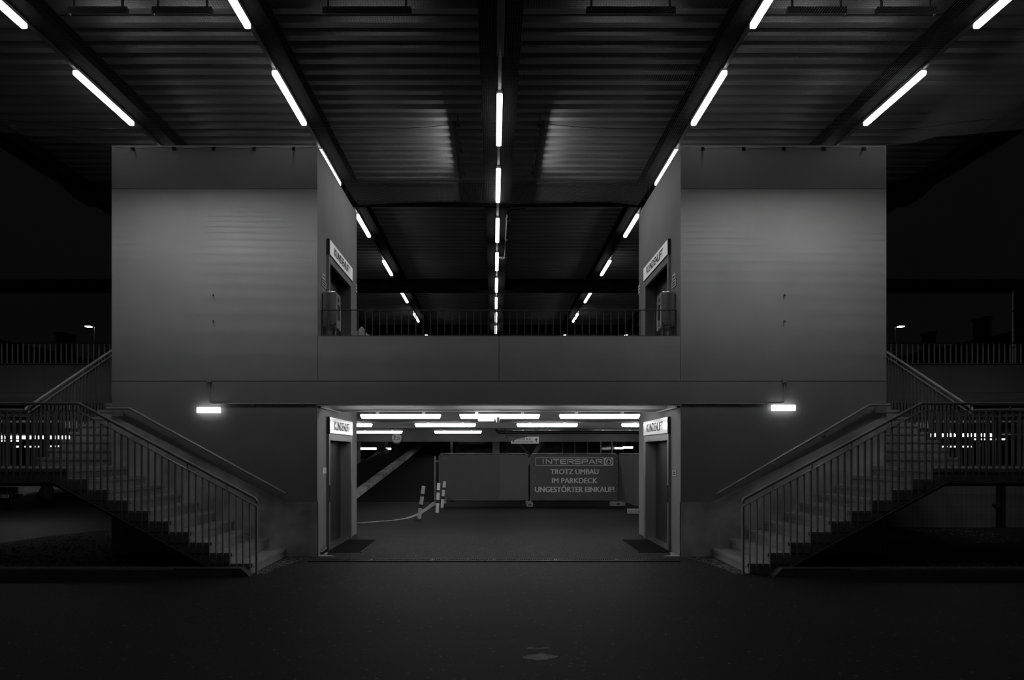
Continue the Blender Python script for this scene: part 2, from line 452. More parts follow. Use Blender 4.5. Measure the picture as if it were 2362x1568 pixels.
# ------------------------------------------------------------------ corrugated roof and its steel
ZR = 7.80
b = B()
pitch = 0.28; dep = 0.085
prof = []
y = 5.5 - 8 * pitch
while y < 44:
    prof += [(y, ZR), (y + 0.11, ZR), (y + 0.145, ZR + dep), (y + 0.245, ZR + dep)]
    y += pitch
XE = 9.4
def roof_half(y):
    return XE if y < 17.5 else 19.5
vs = []; fs = []
for (yy, zz) in prof:
    for x in (-XE, 0, XE):
        vs.append((x, yy, zz))
for i in range(len(prof) - 1):
    for j in range(2):
        fs.append((i * 3 + j, i * 3 + j + 1, i * 3 + j + 4, i * 3 + j + 3))
n0 = len(vs)
b.add(vs, fs)
b.box(-XE, XE, 3.4, 44, ZR + 0.16, ZR + 0.2)
struct(b, 'ceiling', M['deck'], 'dark corrugated steel canopy roof with bars and lamps under it', 'ceiling', recalc=False)

def ibeam_y(x, w, y0, y1, z0, z1, t=0.018):
    return B().box(x - w / 2, x + w / 2, y0, y1, z0, z0 + t).box(x - w / 2, x + w / 2, y0, y1, z1 - t, z1).box(x - 0.008, x + 0.008, y0, y1, z0 + t, z1 - t)
def ibeam_x(y, w, x0, x1, z0, z1, t=0.022):
    return B().box(x0, x1, y - w / 2, y + w / 2, z0, z0 + t).box(x0, x1, y - w / 2, y + w / 2, z1 - t, z1).box(x0, x1, y - 0.01, y + 0.01, z0 + t, z1 - t)
for x, nm in ((-6.25, 'outer ramp-side'), (-3.26, 'inner ramp-side'), (3.26, 'inner banner-side'), (6.25, 'outer banner-side')):
    struct(ibeam_y(x, 0.28, 3.4, 44, 7.56, ZR), 'ceiling_beam', M['beam'], 'dark steel purlin above the %s lamp row' % nm, 'beam')
for k, (y0, y1) in enumerate(((3.4, 13.5), (13.88, 21.0), (21.38, 28.6), (29.0, 44))):
    b = B().box(-0.27, 0.27, y0, y1, 7.14, 7.16).box(-0.27, -0.255, y0, y1, 7.16, 7.5).box(0.255, 0.27, y0, y1, 7.16, 7.5).box(-0.29, 0.29, y0, y1, 7.5, 7.52).box(-0.05, 0.05, y0, y1, 7.52, ZR)
    struct(b, 'ceiling_beam', M['beam'], 'dark middle girder of the canopy carrying the central lamp row, %s bay' % ORD[k], 'beam')
for s in (-1, 1):
    b = B().box(XE - 0.16, XE + 0.02, 3.4, 44, 7.5, 7.53).box(XE - 0.02, XE + 0.02, 3.4, 44, 7.53, ZR + 0.2).box(XE - 0.3, XE - 0.28, 3.4, 44, 7.56, ZR)
    b.mirror(s)
    struct(b, 'trim_3' if s < 0 else 'trim_4', M['beam'], 'dark edge beam of the canopy on the %s' % SIDE_NAME[s], 'trim')
for k, (y, half) in enumerate(((13.69, 9.0), (21.2, 19.0), (28.8, 9.0))):
    b = ibeam_x(y, 0.36, -half, half, 7.15, 7.54)
    for s in (-1, 1):       # tapered cantilever ends and stiffener plates
        b.prism([(s * half, 7.15), (s * (half + 0.12), 7.22), (s * (half + 0.45), 7.54), (s * half, 7.54)], 'y', y - 0.17, y + 0.17)
        for xx in (3.26, 3.9, 6.25):
            b.box(s * xx - 0.008, s * xx + 0.008, y - 0.17, y + 0.17, 7.17, 7.52)
    struct(b, 'ceiling_beam', M['beam'], 'dark steel cross beam under the canopy, %s from the towers' % ORD[k], 'beam')
# column and rain pipe at the far canopy
xc = wx(2352, 21.2)
b = ibeam_y(xc, 0.3, 21.05, 21.35, 0, 7.15) if False else B().box(xc - 0.15, xc + 0.15, 21.05, 21.07, ZD, 7.15).box(xc - 0.15, xc + 0.15, 21.33, 21.35, ZD, 7.15).box(xc - 0.01, xc + 0.01, 21.07, 21.33, ZD, 7.15).box(xc - 0.22, xc + 0.22, 20.98, 21.42, ZD, ZD + 0.03)
struct(b, 'wall_column', M['beam'], 'dark steel column at the edge of the upper deck beside a thin pale pipe', 'column')
t = thing('rain_pipe', (wx(2337, 20.9), 20.9, ZD), 'thin pale rain pipe running down beside the dark steel deck column', 'pipe')
xp = wx(2337, 20.9)
B().tube([(xp, 20.9, ZD), (xp, 20.9, 7.1)], 0.035, 10).build('downpipe', M['rail'], t, smooth=True)
for z in (4.0, 5.2, 6.4):
    B().tube([(xp, 20.9, z), (xp, 20.9, z + 0.04)], 0.045, 10).box(xp, xp + 0.16, 20.89, 20.91, z + .01, z + 0.03).build('pipe_clamp', M['darkrail'], t)

# ------------------------------------------------------------------ canopy tube lamps
def tube_lamp(loc, lit, label, group, L=1.5, hz=0.0):
    x, y, z = loc
    t = thing('tube_lamp', loc, label, 'lamp', group)
    # z is the underside of the diffuser
    bb = B().bbox(x - 0.044, x + 0.044, y, y + L, z, z + 0.075, 0.02)
    bb.build('diffuser', M['tube'] if lit else M['off'], t, smooth=True)
    B().box(x - 0.042, x + 0.042, y + 0.015, y + L - 0.015, z + 0.07, z + 0.115).build('housing', M['bulkgrey'], t)
    for q in (0.25, L - 0.25):
        B().box(x - 0.012, x + 0.012, y + q - 0.02, y + q + 0.02, z + 0.11, z + 0.16).build('mounting_bracket', M['black'], t)
    return t
ZI, ZC = 7.40, 6.98
XIN, XOUT = 3.39, 6.39
INNER = [4.45, 6.95, 9.46, 11.93, 15.17, 18.82, 22.5, 26.05, 30.2]
OUTER = [4.45, 6.95, 9.46, 11.93, 30.2]
CENTER = [6.87, 9.32, 11.78, 14.31, 16.77, 19.22, 21.63, 24.0, 26.5]
lit0 = None; off0 = None
ZI = CZ + 5.75 - 0.0
for s in (-1, 1):
    for k, y in enumerate(INNER):
        lab = 'lit tube lamp in the inner %s row, %s from the camera' % (SIDE_NAME[s], ORD[k])
        loc = (s * XIN, y, ZI - 0.075)
        grp = 'tube lamps of the inner %s row' % SIDE_NAME[s]
        if lit0 is None: lit0 = tube_lamp(loc, True, lab, grp)
        else: dup(lit0, loc, lab, grp)
    for k, y in enumerate(OUTER):
        lab = 'lit tube lamp in the outer %s row, %s from the camera' % (SIDE_NAME[s], ORD[k])
        dup(lit0, (s * XOUT, y, ZI - 0.075), lab, 'tube lamps of the outer %s row' % SIDE_NAME[s])
for k, y in enumerate(CENTER):
    loc = (0, y, CZ + 5.25)
    grp = 'tube lamps of the middle row'
    if k == 0: tube_lamp(loc, False, 'unlit tube lamp at the head of the middle row', grp)
    else: dup(lit0, loc, 'lit tube lamp in the middle row, %s lit one from the camera' % ORD[k - 1], grp)
# thin trunking between the lamps of each row
for x, z, nm, ends in ((-XIN, ZI + 0.03, 'inner ramp-side', (3.5, 32)), (XIN, ZI + 0.03, 'inner banner-side', (3.5, 32)), (-XOUT, ZI + 0.03, 'outer ramp-side', (3.5, 32)), (XOUT, ZI + 0.03, 'outer banner-side', (3.5, 32)), (0, CZ + 5.25 + 0.135, 'middle', (3.5, 28.4))):
    b = B().box(x - 0.024, x + 0.024, ends[0], ends[1], z - 0.012, z + 0.022)
    tag(b.build('lamp_trunking', M['bulkgrey'] if nm == 'middle' else M['darkrail']), 'thin trunking rail that carries the %s lamp row' % nm, 'rail', 'trunking of the lamp rows')

# ------------------------------------------------------------------ dark flood bars hung from the roof
def area(name, parent, loc, direction, sx, sy, watts, spread):
    l = bpy.data.lights.new(name, 'AREA'); l.shape = 'RECTANGLE'; l.size = sx; l.size_y = sy; l.energy = watts; l.spread = math.radians(spread)
    o = bpy.data.objects.new(name, l); COL.objects.link(o)
    o.parent = parent
    o.location = Vector(loc) - Vector(parent['_o'])
    o.rotation_euler = Vector(direction).to_track_quat('-Z', 'Y').to_euler()
    return o
YF, ZF = 8.29, 7.55
def flood(px0, px1, label, watts):
    x0, x1 = wx(px0, YF), wx(px1, YF)
    t = thing('hanging_flood_bar', ((x0 + x1) / 2, YF, ZF - 0.045), label, 'lamp', 'dark bar lamps hung from the roof')
    bb = B().box(x0, x1, YF - 0.034, YF - 0.030, ZF - 0.043, ZF + 0.05).box(x0, x1, YF - 0.030, YF + 0.030, ZF + 0.044, ZF + 0.05).box(x0, x1, YF + 0.030, YF + 0.034, ZF + 0.009, ZF + 0.05)
    bb.box(x0, x1, YF - 0.030, YF + 0.0116, ZF - 0.002, ZF + 0.0)
    bb.box(x0, x0 + 0.004, YF - 0.03, YF + 0.03, ZF - 0.043, ZF + 0.045).box(x1 - 0.004, x1, YF - 0.03, YF + 0.03, ZF - 0.043, ZF + 0.045).build('housing', M['black'], t)
    for q in (x0 + 0.07, x1 - 0.07):
        B().box(q - 0.012, q + 0.012, YF - 0.012, YF + 0.012, ZF + 0.04, ZR).box(q - 0.03, q + 0.03, YF - 0.03, YF + 0.03, ZF + 0.038, ZF + 0.052).build('hanger', M['black'], t)
    if watts:
        area('flood_light', t, ((x0 + x1) / 2, YF - 0.004, ZF + 0.038), (0, 0.7, -0.7), x1 - x0 - 0.06, 0.012, watts, 120)
        area('up_light', t, ((x0 + x1) / 2, YF + 0.02, ZF + 0.06), (0, 0.5, 0.85), x1 - x0 - 0.1, 0.02, 1.0, 180)
    return t
flood(160, 295, 'black hanging bar lamp nearest the outer ramp-side lamp row', FLOOD)
flood(353, 490, 'black hanging bar lamp beside the inner ramp-side lamp row', FLOOD)
flood(745, 949, 'long black hanging bar lamp between middle girder and ramp-side purlin', FLOOD * 0.45)
flood(1352, 1557, 'long black hanging bar lamp between middle girder and banner-side purlin', FLOOD * 0.45)
flood(1815, 1951, 'black hanging bar lamp beside the inner banner-side lamp row', FLOOD)
flood(2021, 2157, 'black hanging bar lamp nearest the outer banner-side lamp row', FLOOD)
for s in (-1, 1):
    x = s * 0.79; y0, y1, z = 11.2, 13.35, 7.60
    t = thing('hanging_flood_bar', (x, (y0 + y1) / 2, z - 0.05), 'black bar lamp hung lengthwise beside the middle girder, on its %s' % SIDE_NAME[s], 'lamp', 'dark bar lamps hung from the roof')
    B().box(x - 0.03, x + 0.03, y0, y1, z - 0.05, z + 0.05).build('housing', M['black'], t)
    for q in (y0 + 0.1, (y0 + y1) / 2, y1 - 0.1):
        B().tube([(x - s * 0.05, q, z + 0.03), (x - s * 0.05, q, ZR)], 0.012, 6).tube([(x - s * 0.1, q, z + 0.02), (x + s * 0.0, q, z + 0.02)], 0.035, 8).build('hanger', M['black'], t)
    for i in range(2):
        ya = y0 + (y1 - y0) * (0.25 + 0.5 * i)
        area('flood_light', t, (x + s * 0.034, ya, z), (s * 1.0, 0, 0.02), 0.03, (y1 - y0) * 0.48, SIDE / 2, 170).rotation_euler = (0, math.radians(72) * -s, 0)

# roof drain pipe running back from the first cross beam beside the middle girder
t = thing('roof_drain_pipe', (0.24, 15.4, 7.0), 'dark drain pipe with elbow under the canopy, just right of the middle lamps'.replace('right of', 'beside'), 'pipe')
B().tube([(0.62, 13.98, 7.13), (0.36, 13.98, 7.10), (0.24, 14.02, 7.04), (0.235, 14.15, 7.02), (0.235, 17.0, 7.02), (0.20, 17.15, 7.03), (0.06, 17.22, 7.10)], 0.042, 10).build('pipe_run', M['black'], t, smooth=True)
for yy in (14.2, 15.5, 16.9):
    B().tube([(0.235, yy, 7.02), (0.235, yy + 0.05, 7.02)], 0.052, 10).box(0.225, 0.245, yy, yy + 0.04, 7.05, 7.15).build('pipe_clamp', M['baluster'], t)

# ------------------------------------------------------------------ bird net below the lamps
def net_z(x, y):
    z = 6.90 + 0.02 * math.sin(1.9 * x + 0.7) * math.sin(1.3 * y) + 0.035 * max(0, 9.9 - y)
    ax = abs(x)
    if ax > 6.6: z += 0.11 * (ax - 6.6)
    if ax < 1.6: z += 0.05 * (1 + math.cos(math.pi * ax / 1.6)) * math.exp(-((y - 10.0) / 0.8) ** 2)
    if y > D - 0.7 and ax > XI - 0.6:
        k = min(1, (y - (D - 0.7)) / 0.7) * min(1, (ax - (XI - 0.6)) / 0.6) * (1 if ax < XO else max(0, 1 - (ax - XO) / 0.8))
        z = z * (1 - k) + 6.84 * k
    if y > D and ax < XI:
        z += 0.06 * (y - D)
    return z
def net_lines():
    b = B()
    r = 0.0013
    cell = 0.032
    def ribbon(pts):
        b.tube(pts, r, 3, caps=False)
    y = 6.4
    while y < D - 0.02:
        n = 48
        ribbon([(-9.3 + 18.6 * i / n, y + 0.006 * math.sin(3 * i), net_z(-9.3 + 18.6 * i / n, y)) for i in range(n + 1)])
        y += cell
    while y < 13.45:
        w = XI - 0.04; n = 14
        ribbon([(-w + 2 * w * i / n, y, net_z(-w + 2 * w * i / n, y)) for i in range(n + 1)])
        y += cell
    x = -9.3
    while x < 9.3:
        y1 = 13.45 if abs(x) < XI - 0.04 else D - 0.02
        n = 14 if y1 < 12 else 22
        ribbon([(x, 6.4 + (y1 - 6.4) * i / n, net_z(x, 6.4 + (y1 - 6.4) * i / n)) for i in range(n + 1)])
        x += cell
    return b
nb = net_lines()
tag(nb.build('bird_net', M['net'], recalc=False), 'fine dark bird netting stretched under the canopy lamps up to the tower tops', 'net')
# net ropes
def rope(pts, label, r=0.005):
    tag(B().tube(pts, r, 5).build('net_rope', M['black'], recalc=False), label, 'rope', 'ropes of the bird net')
rope([(x * 0.3, 10.0, net_z(x * 0.3, 10.0) + 0.005) for x in range(-30, 31)], 'thin rope seam of the netting sagging across the whole canopy')
for s in (-1, 1):
    rope([(s * (XI + 0.05 + (XO - XI - 0.1) * i / 20), D - 0.012, 6.815 + 0.012 * math.cos(i * math.pi / 2.5)) for i in range(21)], 'edge rope of the netting along the top of the %s tower' % SIDE_NAME[s], 0.003)
# hooks at the tower tops
HK = {-1: [308, 403, 494, 587, 678], 1: [1620, 1714, 1806, 1898, 1990]}
for s in (-1, 1):
    for k, px in enumerate(HK[s]):
        x = wx(px, D); z = wz(343, D)
        t = thing('net_hook', (x, D - 0.05, z - 0.06), 'small black net hook at the top of the %s tower, %s from its %s' % (SIDE_NAME[s], ORD[k] if s > 0 else ORD[4 - k], 'inner corner'), 'hook', 'net hooks on the tower tops')
        if s < 0: t['label'] = 'small black net hook at the top of the ramp-side tower, %s from its inner corner' % ORD[4 - k]
        B().tube([(x, D, z), (x, D - 0.05, z), (x, D - 0.075, z - 0.02), (x + 0.004, D - 0.07, z - 0.055), (x, D - 0.045, z - 0.045)], 0.011, 6).build('hook', M['black'], t)
        B().box(x - 0.022, x + 0.022, D - 0.006, D, z - 0.03, z + 0.03).build('base_plate', M['black'], t)
    for k, py in enumerate((680, 740)):
        x = wx(493 if s < 0 else 1808, D); z = wz(py, D)
        b = B().tube([(x, D, z), (x, D - 0.03, z), (x + 0.008, D - 0.045, z - 0.025)], 0.008, 6)
        tag(b.build('wall_hook', M['black']), 'tiny black hook in the middle of the %s tower front, %s one' % (SIDE_NAME[s], ('upper', 'lower')[k]), 'hook', 'tiny hooks on the tower fronts')

# ------------------------------------------------------------------ lift doors, signs
def lift(s, lo):
    z0, z1 = (0.0, 1.955) if lo else (ZD, 5.10)
    zb, zt = (2.085, 2.36) if lo else (5.235, 5.49)
    y0, y1 = 11.06, 12.85
    nm = '%s %s lift' % ('lower' if lo else 'upper', SIDE_NAME[s])
    num = {(-1, True): 1, (1, True): 2, (-1, False): 3, (1, False): 4}[(s, lo)]
    t = thing('door_%d' % num, (s * XI, (y0 + y1) / 2, z0), 'steel lift door with frame, %s' % nm, 'door', None, 'structure')
    xf = XI - 0.045
    b = B().box(xf, XI + 0.2, y0, y0 + 0.085, z0, z1 + 0.13).box(xf, XI + 0.2, y1 - 0.11, y1, z0, z1 + 0.13).box(xf, XI + 0.2, y0 + 0.085, y1 - 0.11, z1, z1 + 0.13).mirror(s)
    b.build('door_frame', M['reveal'], t)
    for a, c in ((y0 + 0.085, (y0 + y1) / 2 - 0.012), ((y0 + y1) / 2 - 0.006, y1 - 0.11)):
        B().box(XI + 0.165, XI + 0.195, a, c, z0 + 0.01, z1).mirror(s).build('door_leaf', M['door'], t)
    B().box(XI - 0.02, XI + 0.19, y0 + 0.085, y1 - 0.11, z0, z0 + 0.012).mirror(s).build('door_sill', M['steel'], t)
    # call panel in the near jamb
    b = B().bbox(xf - 0.008, xf + 0.01, y0 + 0.012, y0 + 0.075, z0 + 0.86, z0 + 1.16, 0.003).mirror(s)
    cp = b.build('call_panel', M['black'], t)
    B().disc((y0 + 0.043, z0 + 0.95), 0.014, 'x', xf - 0.014, xf).mirror(s).build('call_button', M['steel'], cp)
    # sign box over the door
    g = thing('lift_sign', (s * XI, (y0 + y1) / 2, zb), 'white KUNDENLIFT sign box over the %s door' % nm, 'sign', 'lift sign boxes')
    B().box(xf - 0.012, XI, y0, y1, zb - 0.015, zt + 0.012).mirror(s).build('sign_box', M['darkrail'], g)
    B().box(xf - 0.016, xf - 0.005, y0 + 0.012, y1 - 0.012, zb, zt).mirror(s).build('sign_face', M['signemit'], g)
    hh = (zt - zb)
    ya = y0 + 0.30
    W = 1.20
    text_mesh('lettering', 'KUNDENLIFT', M['ink'], g, (s * (xf - 0.016), ya if s < 0 else ya + W, zb + hh * 0.21), (0, -s, 0), (0, 0, 1), W, hh * 0.58, bold=0.09)
for s in (-1, 1):
    for lo in (True, False):
        lift(s, lo)

# ticket machine beside each upper lift
for s in (-1, 1):
    xw = XI; x1 = XI - 0.235; y0, y1, z0, z1 = 10.76, 11.09, 3.89, 4.50
    t = thing('ticket_machine', (s * (XI - 0.12), 10.92, ZD), 'stainless ticket machine on posts beside the upper %s lift' % SIDE_NAME[s], 'machine', 'ticket machines')
    B().bbox(x1, xw - 0.015, y0, y1, z0, z1, 0.012).mirror(s).build('cabinet', M['steel'], t)
    B().box(x1 - 0.008, x1 + 0.002, y0 + 0.02, y1 - 0.015, z0 + 0.05, z1 - 0.02).mirror(s).build('control_panel', M['reveal'], t)
    B().disc(((y0 + y1) / 2, z1 - 0.11), 0.04, 'x', x1 - 0.014, x1).mirror(s).build('loudspeaker_grille', M['black'], t)
    B().box(x1 - 0.02, x1, y0 + 0.10, y1 - 0.09, z1 - 0.45, z1 - 0.21).mirror(s).build('screen', M['black'], t)
    B().box(x1 - 0.012, x1, y1 - 0.07, y1 - 0.02, z0 - 0.02, z1 - 0.22).box(x1 - 0.012, x1, y0 + 0.03, y0 + 0.07, z0 + 0.02, z1 - 0.24).mirror(s).build('pale_strip', M['white'], t)
    for xx in (xw - 0.06, x1 + 0.06):
        B().box(xx - 0.02, xx + 0.02, y0 + 0.12, y0 + 0.18, ZD, z0).mirror(s).build('post', M['steel'], t)
    B().box(x1 - 0.01, x1 + 0.03, y0 - 0.004, y0, z0 + 0.05, z0 + 0.06).mirror(s).build('door_seam', M['black'], t)

# notices on the inner walls
def notice(s, px0, px1, py0, py1, label, lines=2, name='wall_notice', m='paper', dark_edge=True):
    Y0, Y1 = sorted((yat(px0, s * XI), yat(px1, s * XI)))
    ym = (Y0 + Y1) / 2
    z0, z1 = wz(py1, ym), wz(py0, ym)
    t = thing(name, (s * XI, ym, z0), label, 'notice')
    if dark_edge:
        B().box(XI - 0.006, XI, Y0 - 0.008, Y1 + 0.008, z0 - 0.008, z1 + 0.008).mirror(s).build('border', M['ink'], t)
    B().box(XI - 0.009, XI, Y0, Y1, z0, z1).mirror(s).build('sheet', M[m], t)
    for i in range(lines):
        zz = z0 + (z1 - z0) * (i + 0.8) / (lines + 0.6)
        B().box(XI - 0.0105, XI - 0.008, Y0 + (Y1 - Y0) * 0.15, Y1 - (Y1 - Y0) * 0.15, zz - 0.012, zz + 0.012).mirror(s).build('print_line', M['ink'], t)
    return t
notice(-1, 743, 749, 632, 645, 'small pale notice on the upper ramp-side wall above a bordered plate', 1, dark_edge=False)
notice(-1, 742.5, 751.5, 649, 663, 'small bordered plate under a pale notice on the upper ramp-side wall', 2)
notice(-1, 819, 823, 655, 674, 'small bordered notice at the back corner of the upper ramp-side wall', 2)
notice(1, 1551.5, 1558, 632, 645, 'small pale notice on the upper banner-side wall above a bordered plate', 1, dark_edge=False)
notice(1, 1550.5, 1560, 647, 662, 'small bordered plate under a pale notice on the upper banner-side wall', 2)
notice(1, 1473, 1477.5, 657, 677, 'small bordered notice at the back corner of the upper banner-side wall', 2)
notice(-1, 743, 752, 1078, 1092, 'plain white paper stuck on the lower wall beside the ramp-side lift frame', 0, dark_edge=False)
notice(1, 1551.5, 1561, 1085, 1097, 'small printed plate on the lower wall beside the banner-side lift frame', 2)
# tilted plate on the floor at the ramp-side corner
yb = 10.72; xb = wx(748, yb)
t = thing('floor_plate_sign', (xb, yb, 0), 'small white printed plate tilted on its corner against the ramp-side wall foot', 'sign')
Rm = Matrix.Rotation(math.radians(-48), 4, 'X') @ Matrix.Rotation(math.radians(38), 4, 'Y')
def tilted(x0, x1, z0, z1, y0, y1):
    b = B().box(x0, x1, y0, y1, z0, z1)
    b.v = [tuple(Vector((xb - 0.022, yb, 0.095)) + (Rm @ Vector(p))) for p in b.v]
    return b
tilted(-0.05, 0.05, -0.065, 0.065, 0, 0.05).build('backing', M['ink'], t)
tilted(-0.042, 0.046, -0.058, 0.058, -0.006, 0.0).build('plate', M['paper'], t)
for q in (-0.036, -0.020, 0.004, 0.020, 0.036):
    tilted(-0.03, 0.032, q, q + 0.007, -0.008, -0.005).build('print_line', M['ink'], t)

# ------------------------------------------------------------------ parapet railing
def rail_parapet():
    x0, x1 = wx(742, D + 0.1), wx(1560, D + 0.1)
    y = D + 0.11; zt = 4.145
    t = thing('parapet_railing', ((x0 + x1) / 2, y, ZP), 'thin dark railing on the parapet between the two lift towers', 'railing')
    B().box(x0 - 0.01, x1 + 0.01, y - 0.02, y + 0.02, zt - 0.012, zt).build('top_rail', M['darkrail'], t)
    B().box(x0 - 0.01, x1 + 0.01, y - 0.015, y + 0.015, ZP + 0.02, ZP + 0.03).build('bottom_rail', M['darkrail'], t)
    n = 49; me = None
    for i in range(n + 1):
        x = x0 + (x1 - x0) * i / n
        B().box(x - 0.007, x + 0.007, y - 0.007, y + 0.007, ZP + 0.03, zt - 0.012).build('baluster', M['darkrail'], t)
    for i in range(8):
        x = x0 + 0.35 + (x1 - x0 - 0.7) * i / 7
        B().box(x - 0.05, x + 0.05, y - 0.03, y + 0.03, ZP, ZP + 0.008).box(x - 0.01, x + 0.01, y - 0.01, y + 0.01, ZP, ZP + 0.022).build('foot_plate', M['darkrail'], t)
rail_parapet()
# grey bag lying at the parapet
yb = D + 0.32
def blob(c, sx, sy, sz, seed, cut=-0.35):
    bm = bmesh.new(); bmesh.ops.create_icosphere(bm, subdivisions=3, radius=1.0)
    rnd = random.Random(seed); ph = [rnd.uniform(0, 6) for _ in range(6)]
    for v in bm.verts:
        p = v.co.copy(); k = 1 + 0.10 * math.sin(4 * p.x + ph[0]) + 0.08 * math.sin(6 * p.y + 3 * p.z + ph[1]) + 0.05 * math.sin(9 * p.x + 5 * p.z + ph[2])
        z = max(p.z * k, cut)
        v.co = Vector((c[0] + p.x * k * sx, c[1] + p.y * k * sy, c[2] + (z - cut) * sz))
    bm.verts.index_update()
    b = B().add([v.co[:] for v in bm.verts], [tuple(v.index for v in f.verts) for f in bm.faces])
    bm.free(); return b
b = blob((wx(833, yb), yb, ZP - 0.13), 0.14, 0.09, 0.235, 3)
b2 = blob((wx(847, yb - .03), yb - 0.03, ZP - 0.13), 0.06, 0.05, 0.17, 5)
b.add(b2.v, b2.f)
tag(b.build('cloth_bag', M['bag'], smooth=True), 'crumpled pale grey bag at the parapet by the ramp-side wall', 'bag')
# block that the bag rests on, behind the parapet
struct(B().box(-XI, XI, D + 0.2, D + 0.6, ZD, ZP - 0.13), 'trim_5', M['concrete'], 'low concrete upstand behind the parapet', 'trim')
struct(B().box(-XI, XI, D + 0.2, 10.8, 2.94, ZD), 'floor_deck', M['concrete'], 'concrete floor of the upper deck behind the parapet', 'floor')

# ------------------------------------------------------------------ stairs
def stair_line(x):                      # lower edge of the stair side (x positive), steps side
    if x > 6.367: return 1.318
    return max(0.02, 0.1 + (x - 4.124) * (1.318 - 0.1) / (6.367 - 4.124))
Y2 = 10.62            # first riser of the upper flight
T2 = 0.264
XR2 = 7.79
def staircase(s):
    t = thing('staircase', (s * 5.0, 9.7, 0), 'concrete staircase with landing climbing past the %s tower' % SIDE_NAME[s], 'stairs', 'outdoor staircases')
    # slab under flight and landing
    P = [(XS + 0.03, 0.0)]
    for k in range(9):
        P += [(XS + T * k + 0.03, R * (k + 1) - 0.075), (XS + T * (k + 1) + 0.03, R * (k + 1) - 0.075)]
    P += [(XS + T * 9 + 0.03, ZLAND - 0.05), (9.6, ZLAND - 0.05), (9.6, 1.32), (6.37, 1.32), (4.124, 0.10), (3.95, 0.0)]
    B().prism(P, 'y', YS0 + 0.02, YS1).mirror(s).build('stair_slab', M['concrete'], t)
    Pl = [(9.6, 1.32), (6.37, 1.32), (4.124, 0.10), (3.95, 0.0), (4.05, 0.0), (4.22, 0.08), (6.42, 1.255), (9.6, 1.255)]
    B().prism(Pl, 'y', YS0 + 0.06, YS1).mirror(s).build('slab_edge', M['garage_dark'], t)
    B().box(6.19 + 0.002, 9.6, YS0, YS1, ZLAND - 0.05, ZLAND).box(XO + 0.02, 9.6, YS1, Y2 + 0.3, ZLAND - 0.05, ZLAND).box(XO + 0.02, 9.6, YS1, Y2 + 0.25, 1.3, ZLAND - 0.05).mirror(s).build('landing', M['step'], t)
    for k in range(9):
        xa = XS + T * k; z = R * (k + 1)
        b = B()
        b.bbox(xa - 0.012, xa + T + 0.012, YS0, YS1, z - 0.05, z, 0.004)
        b.box(xa + 0.006, xa + T + 0.02, YS0 + 0.004, YS1, (z - R) + (0.001 if k else -0.0), z - 0.048)
        b.mirror(s).build('step', M['step'], t)
    # upper flight behind the tower corner
    for k in range(10):
        ya = Y2 + T2 * k; z = ZLAND + R * (k + 1)
        B().box(XO + 0.02, XR2, ya - 0.01, ya + T2 + 0.01, z - 0.05, z).box(XO + 0.02, XR2, ya + 0.006, ya + T2 + 0.02, z - R + 0.001, z - 0.048).mirror(s).build('step', M['step'], t)
    B().prism([(Y2, ZLAND - 0.2), (Y2 + T2 * 10, ZLAND - 0.2 + R * 10), (13.49, ZLAND - 0.2 + R * 10), (13.49, ZD), (Y2 + T2 * 10 + 0.04, ZD), (Y2 + 0.04, ZLAND + 0.0)], 'x', XO + 0.02, XR2 - 0.01).mirror(s).build('upper_slab', M['concrete'], t)
    return t
for s in (-1, 1): staircase(s)

def stair_railing(s):
    y = YS0 - 0.035
    t = thing('stair_railing', (s * 5.5, y, 0), 'steel railing with flat balusters on the open side of the %s stairs and landing' % SIDE_NAME[s], 'railing', 'outdoor stair railings')
    xe, ze = 3.47, 1.075
    xk, zk = 6.012, 2.44
    B().tube([(9.6, y, zk), (xk, y, zk), (xe + 0.03, y, ze + 0.012), (xe + 0.008, y, ze - 0.008), (xe, y, ze - 0.035), (xe, y, ze - 0.06)], 0.023, 10).mirror(s).build('handrail', M['rail'], t, smooth=True)
    zq = zk - 0.10; zf = ze - 0.10
    B().strip([(9.6, y, zq), (xk + 0.02, y, zq), (xe, y, zf)], 0.04, 0.012).mirror(s).build('under_rail', M['rail'], t)
    def top(x): return zq if x > xk else zf + (x - xe) * (zq - zf) / (xk - xe)
    # flange the balusters are bolted to
    B().strip([(9.6, y + 0.01, 1.312), (6.367, y + 0.01, 1.312), (4.124, y + 0.01, 0.095)], 0.06, 0.012).mirror(s).build('bottom_flange', M['baluster'], t)
    B().box(xe - 0.014, xe + 0.014, y - 0.018, y + 0.018, 0.0, top(xe)).mirror(s).build('end_post', M['rail'], t)
    n = 0; x = xe + 0.0965
    while x < 9.55:
        zb = stair_line(x)
        B().box(x - 0.0045, x + 0.0045, y - 0.02, y + 0.02, zb, top(x) - 0.003).mirror(s).build('baluster', M['baluster'], t)
        x += 0.0965; n += 1
    x = xe + 0.42
    while x < 9.5:
        z = top(x)
        B().box(x - 0.007, x + 0.007, y - 0.007, y + 0.007, z, z + 0.085).mirror(s).build('rail_spacer', M['rail'], t)
        x += 0.565
    return t
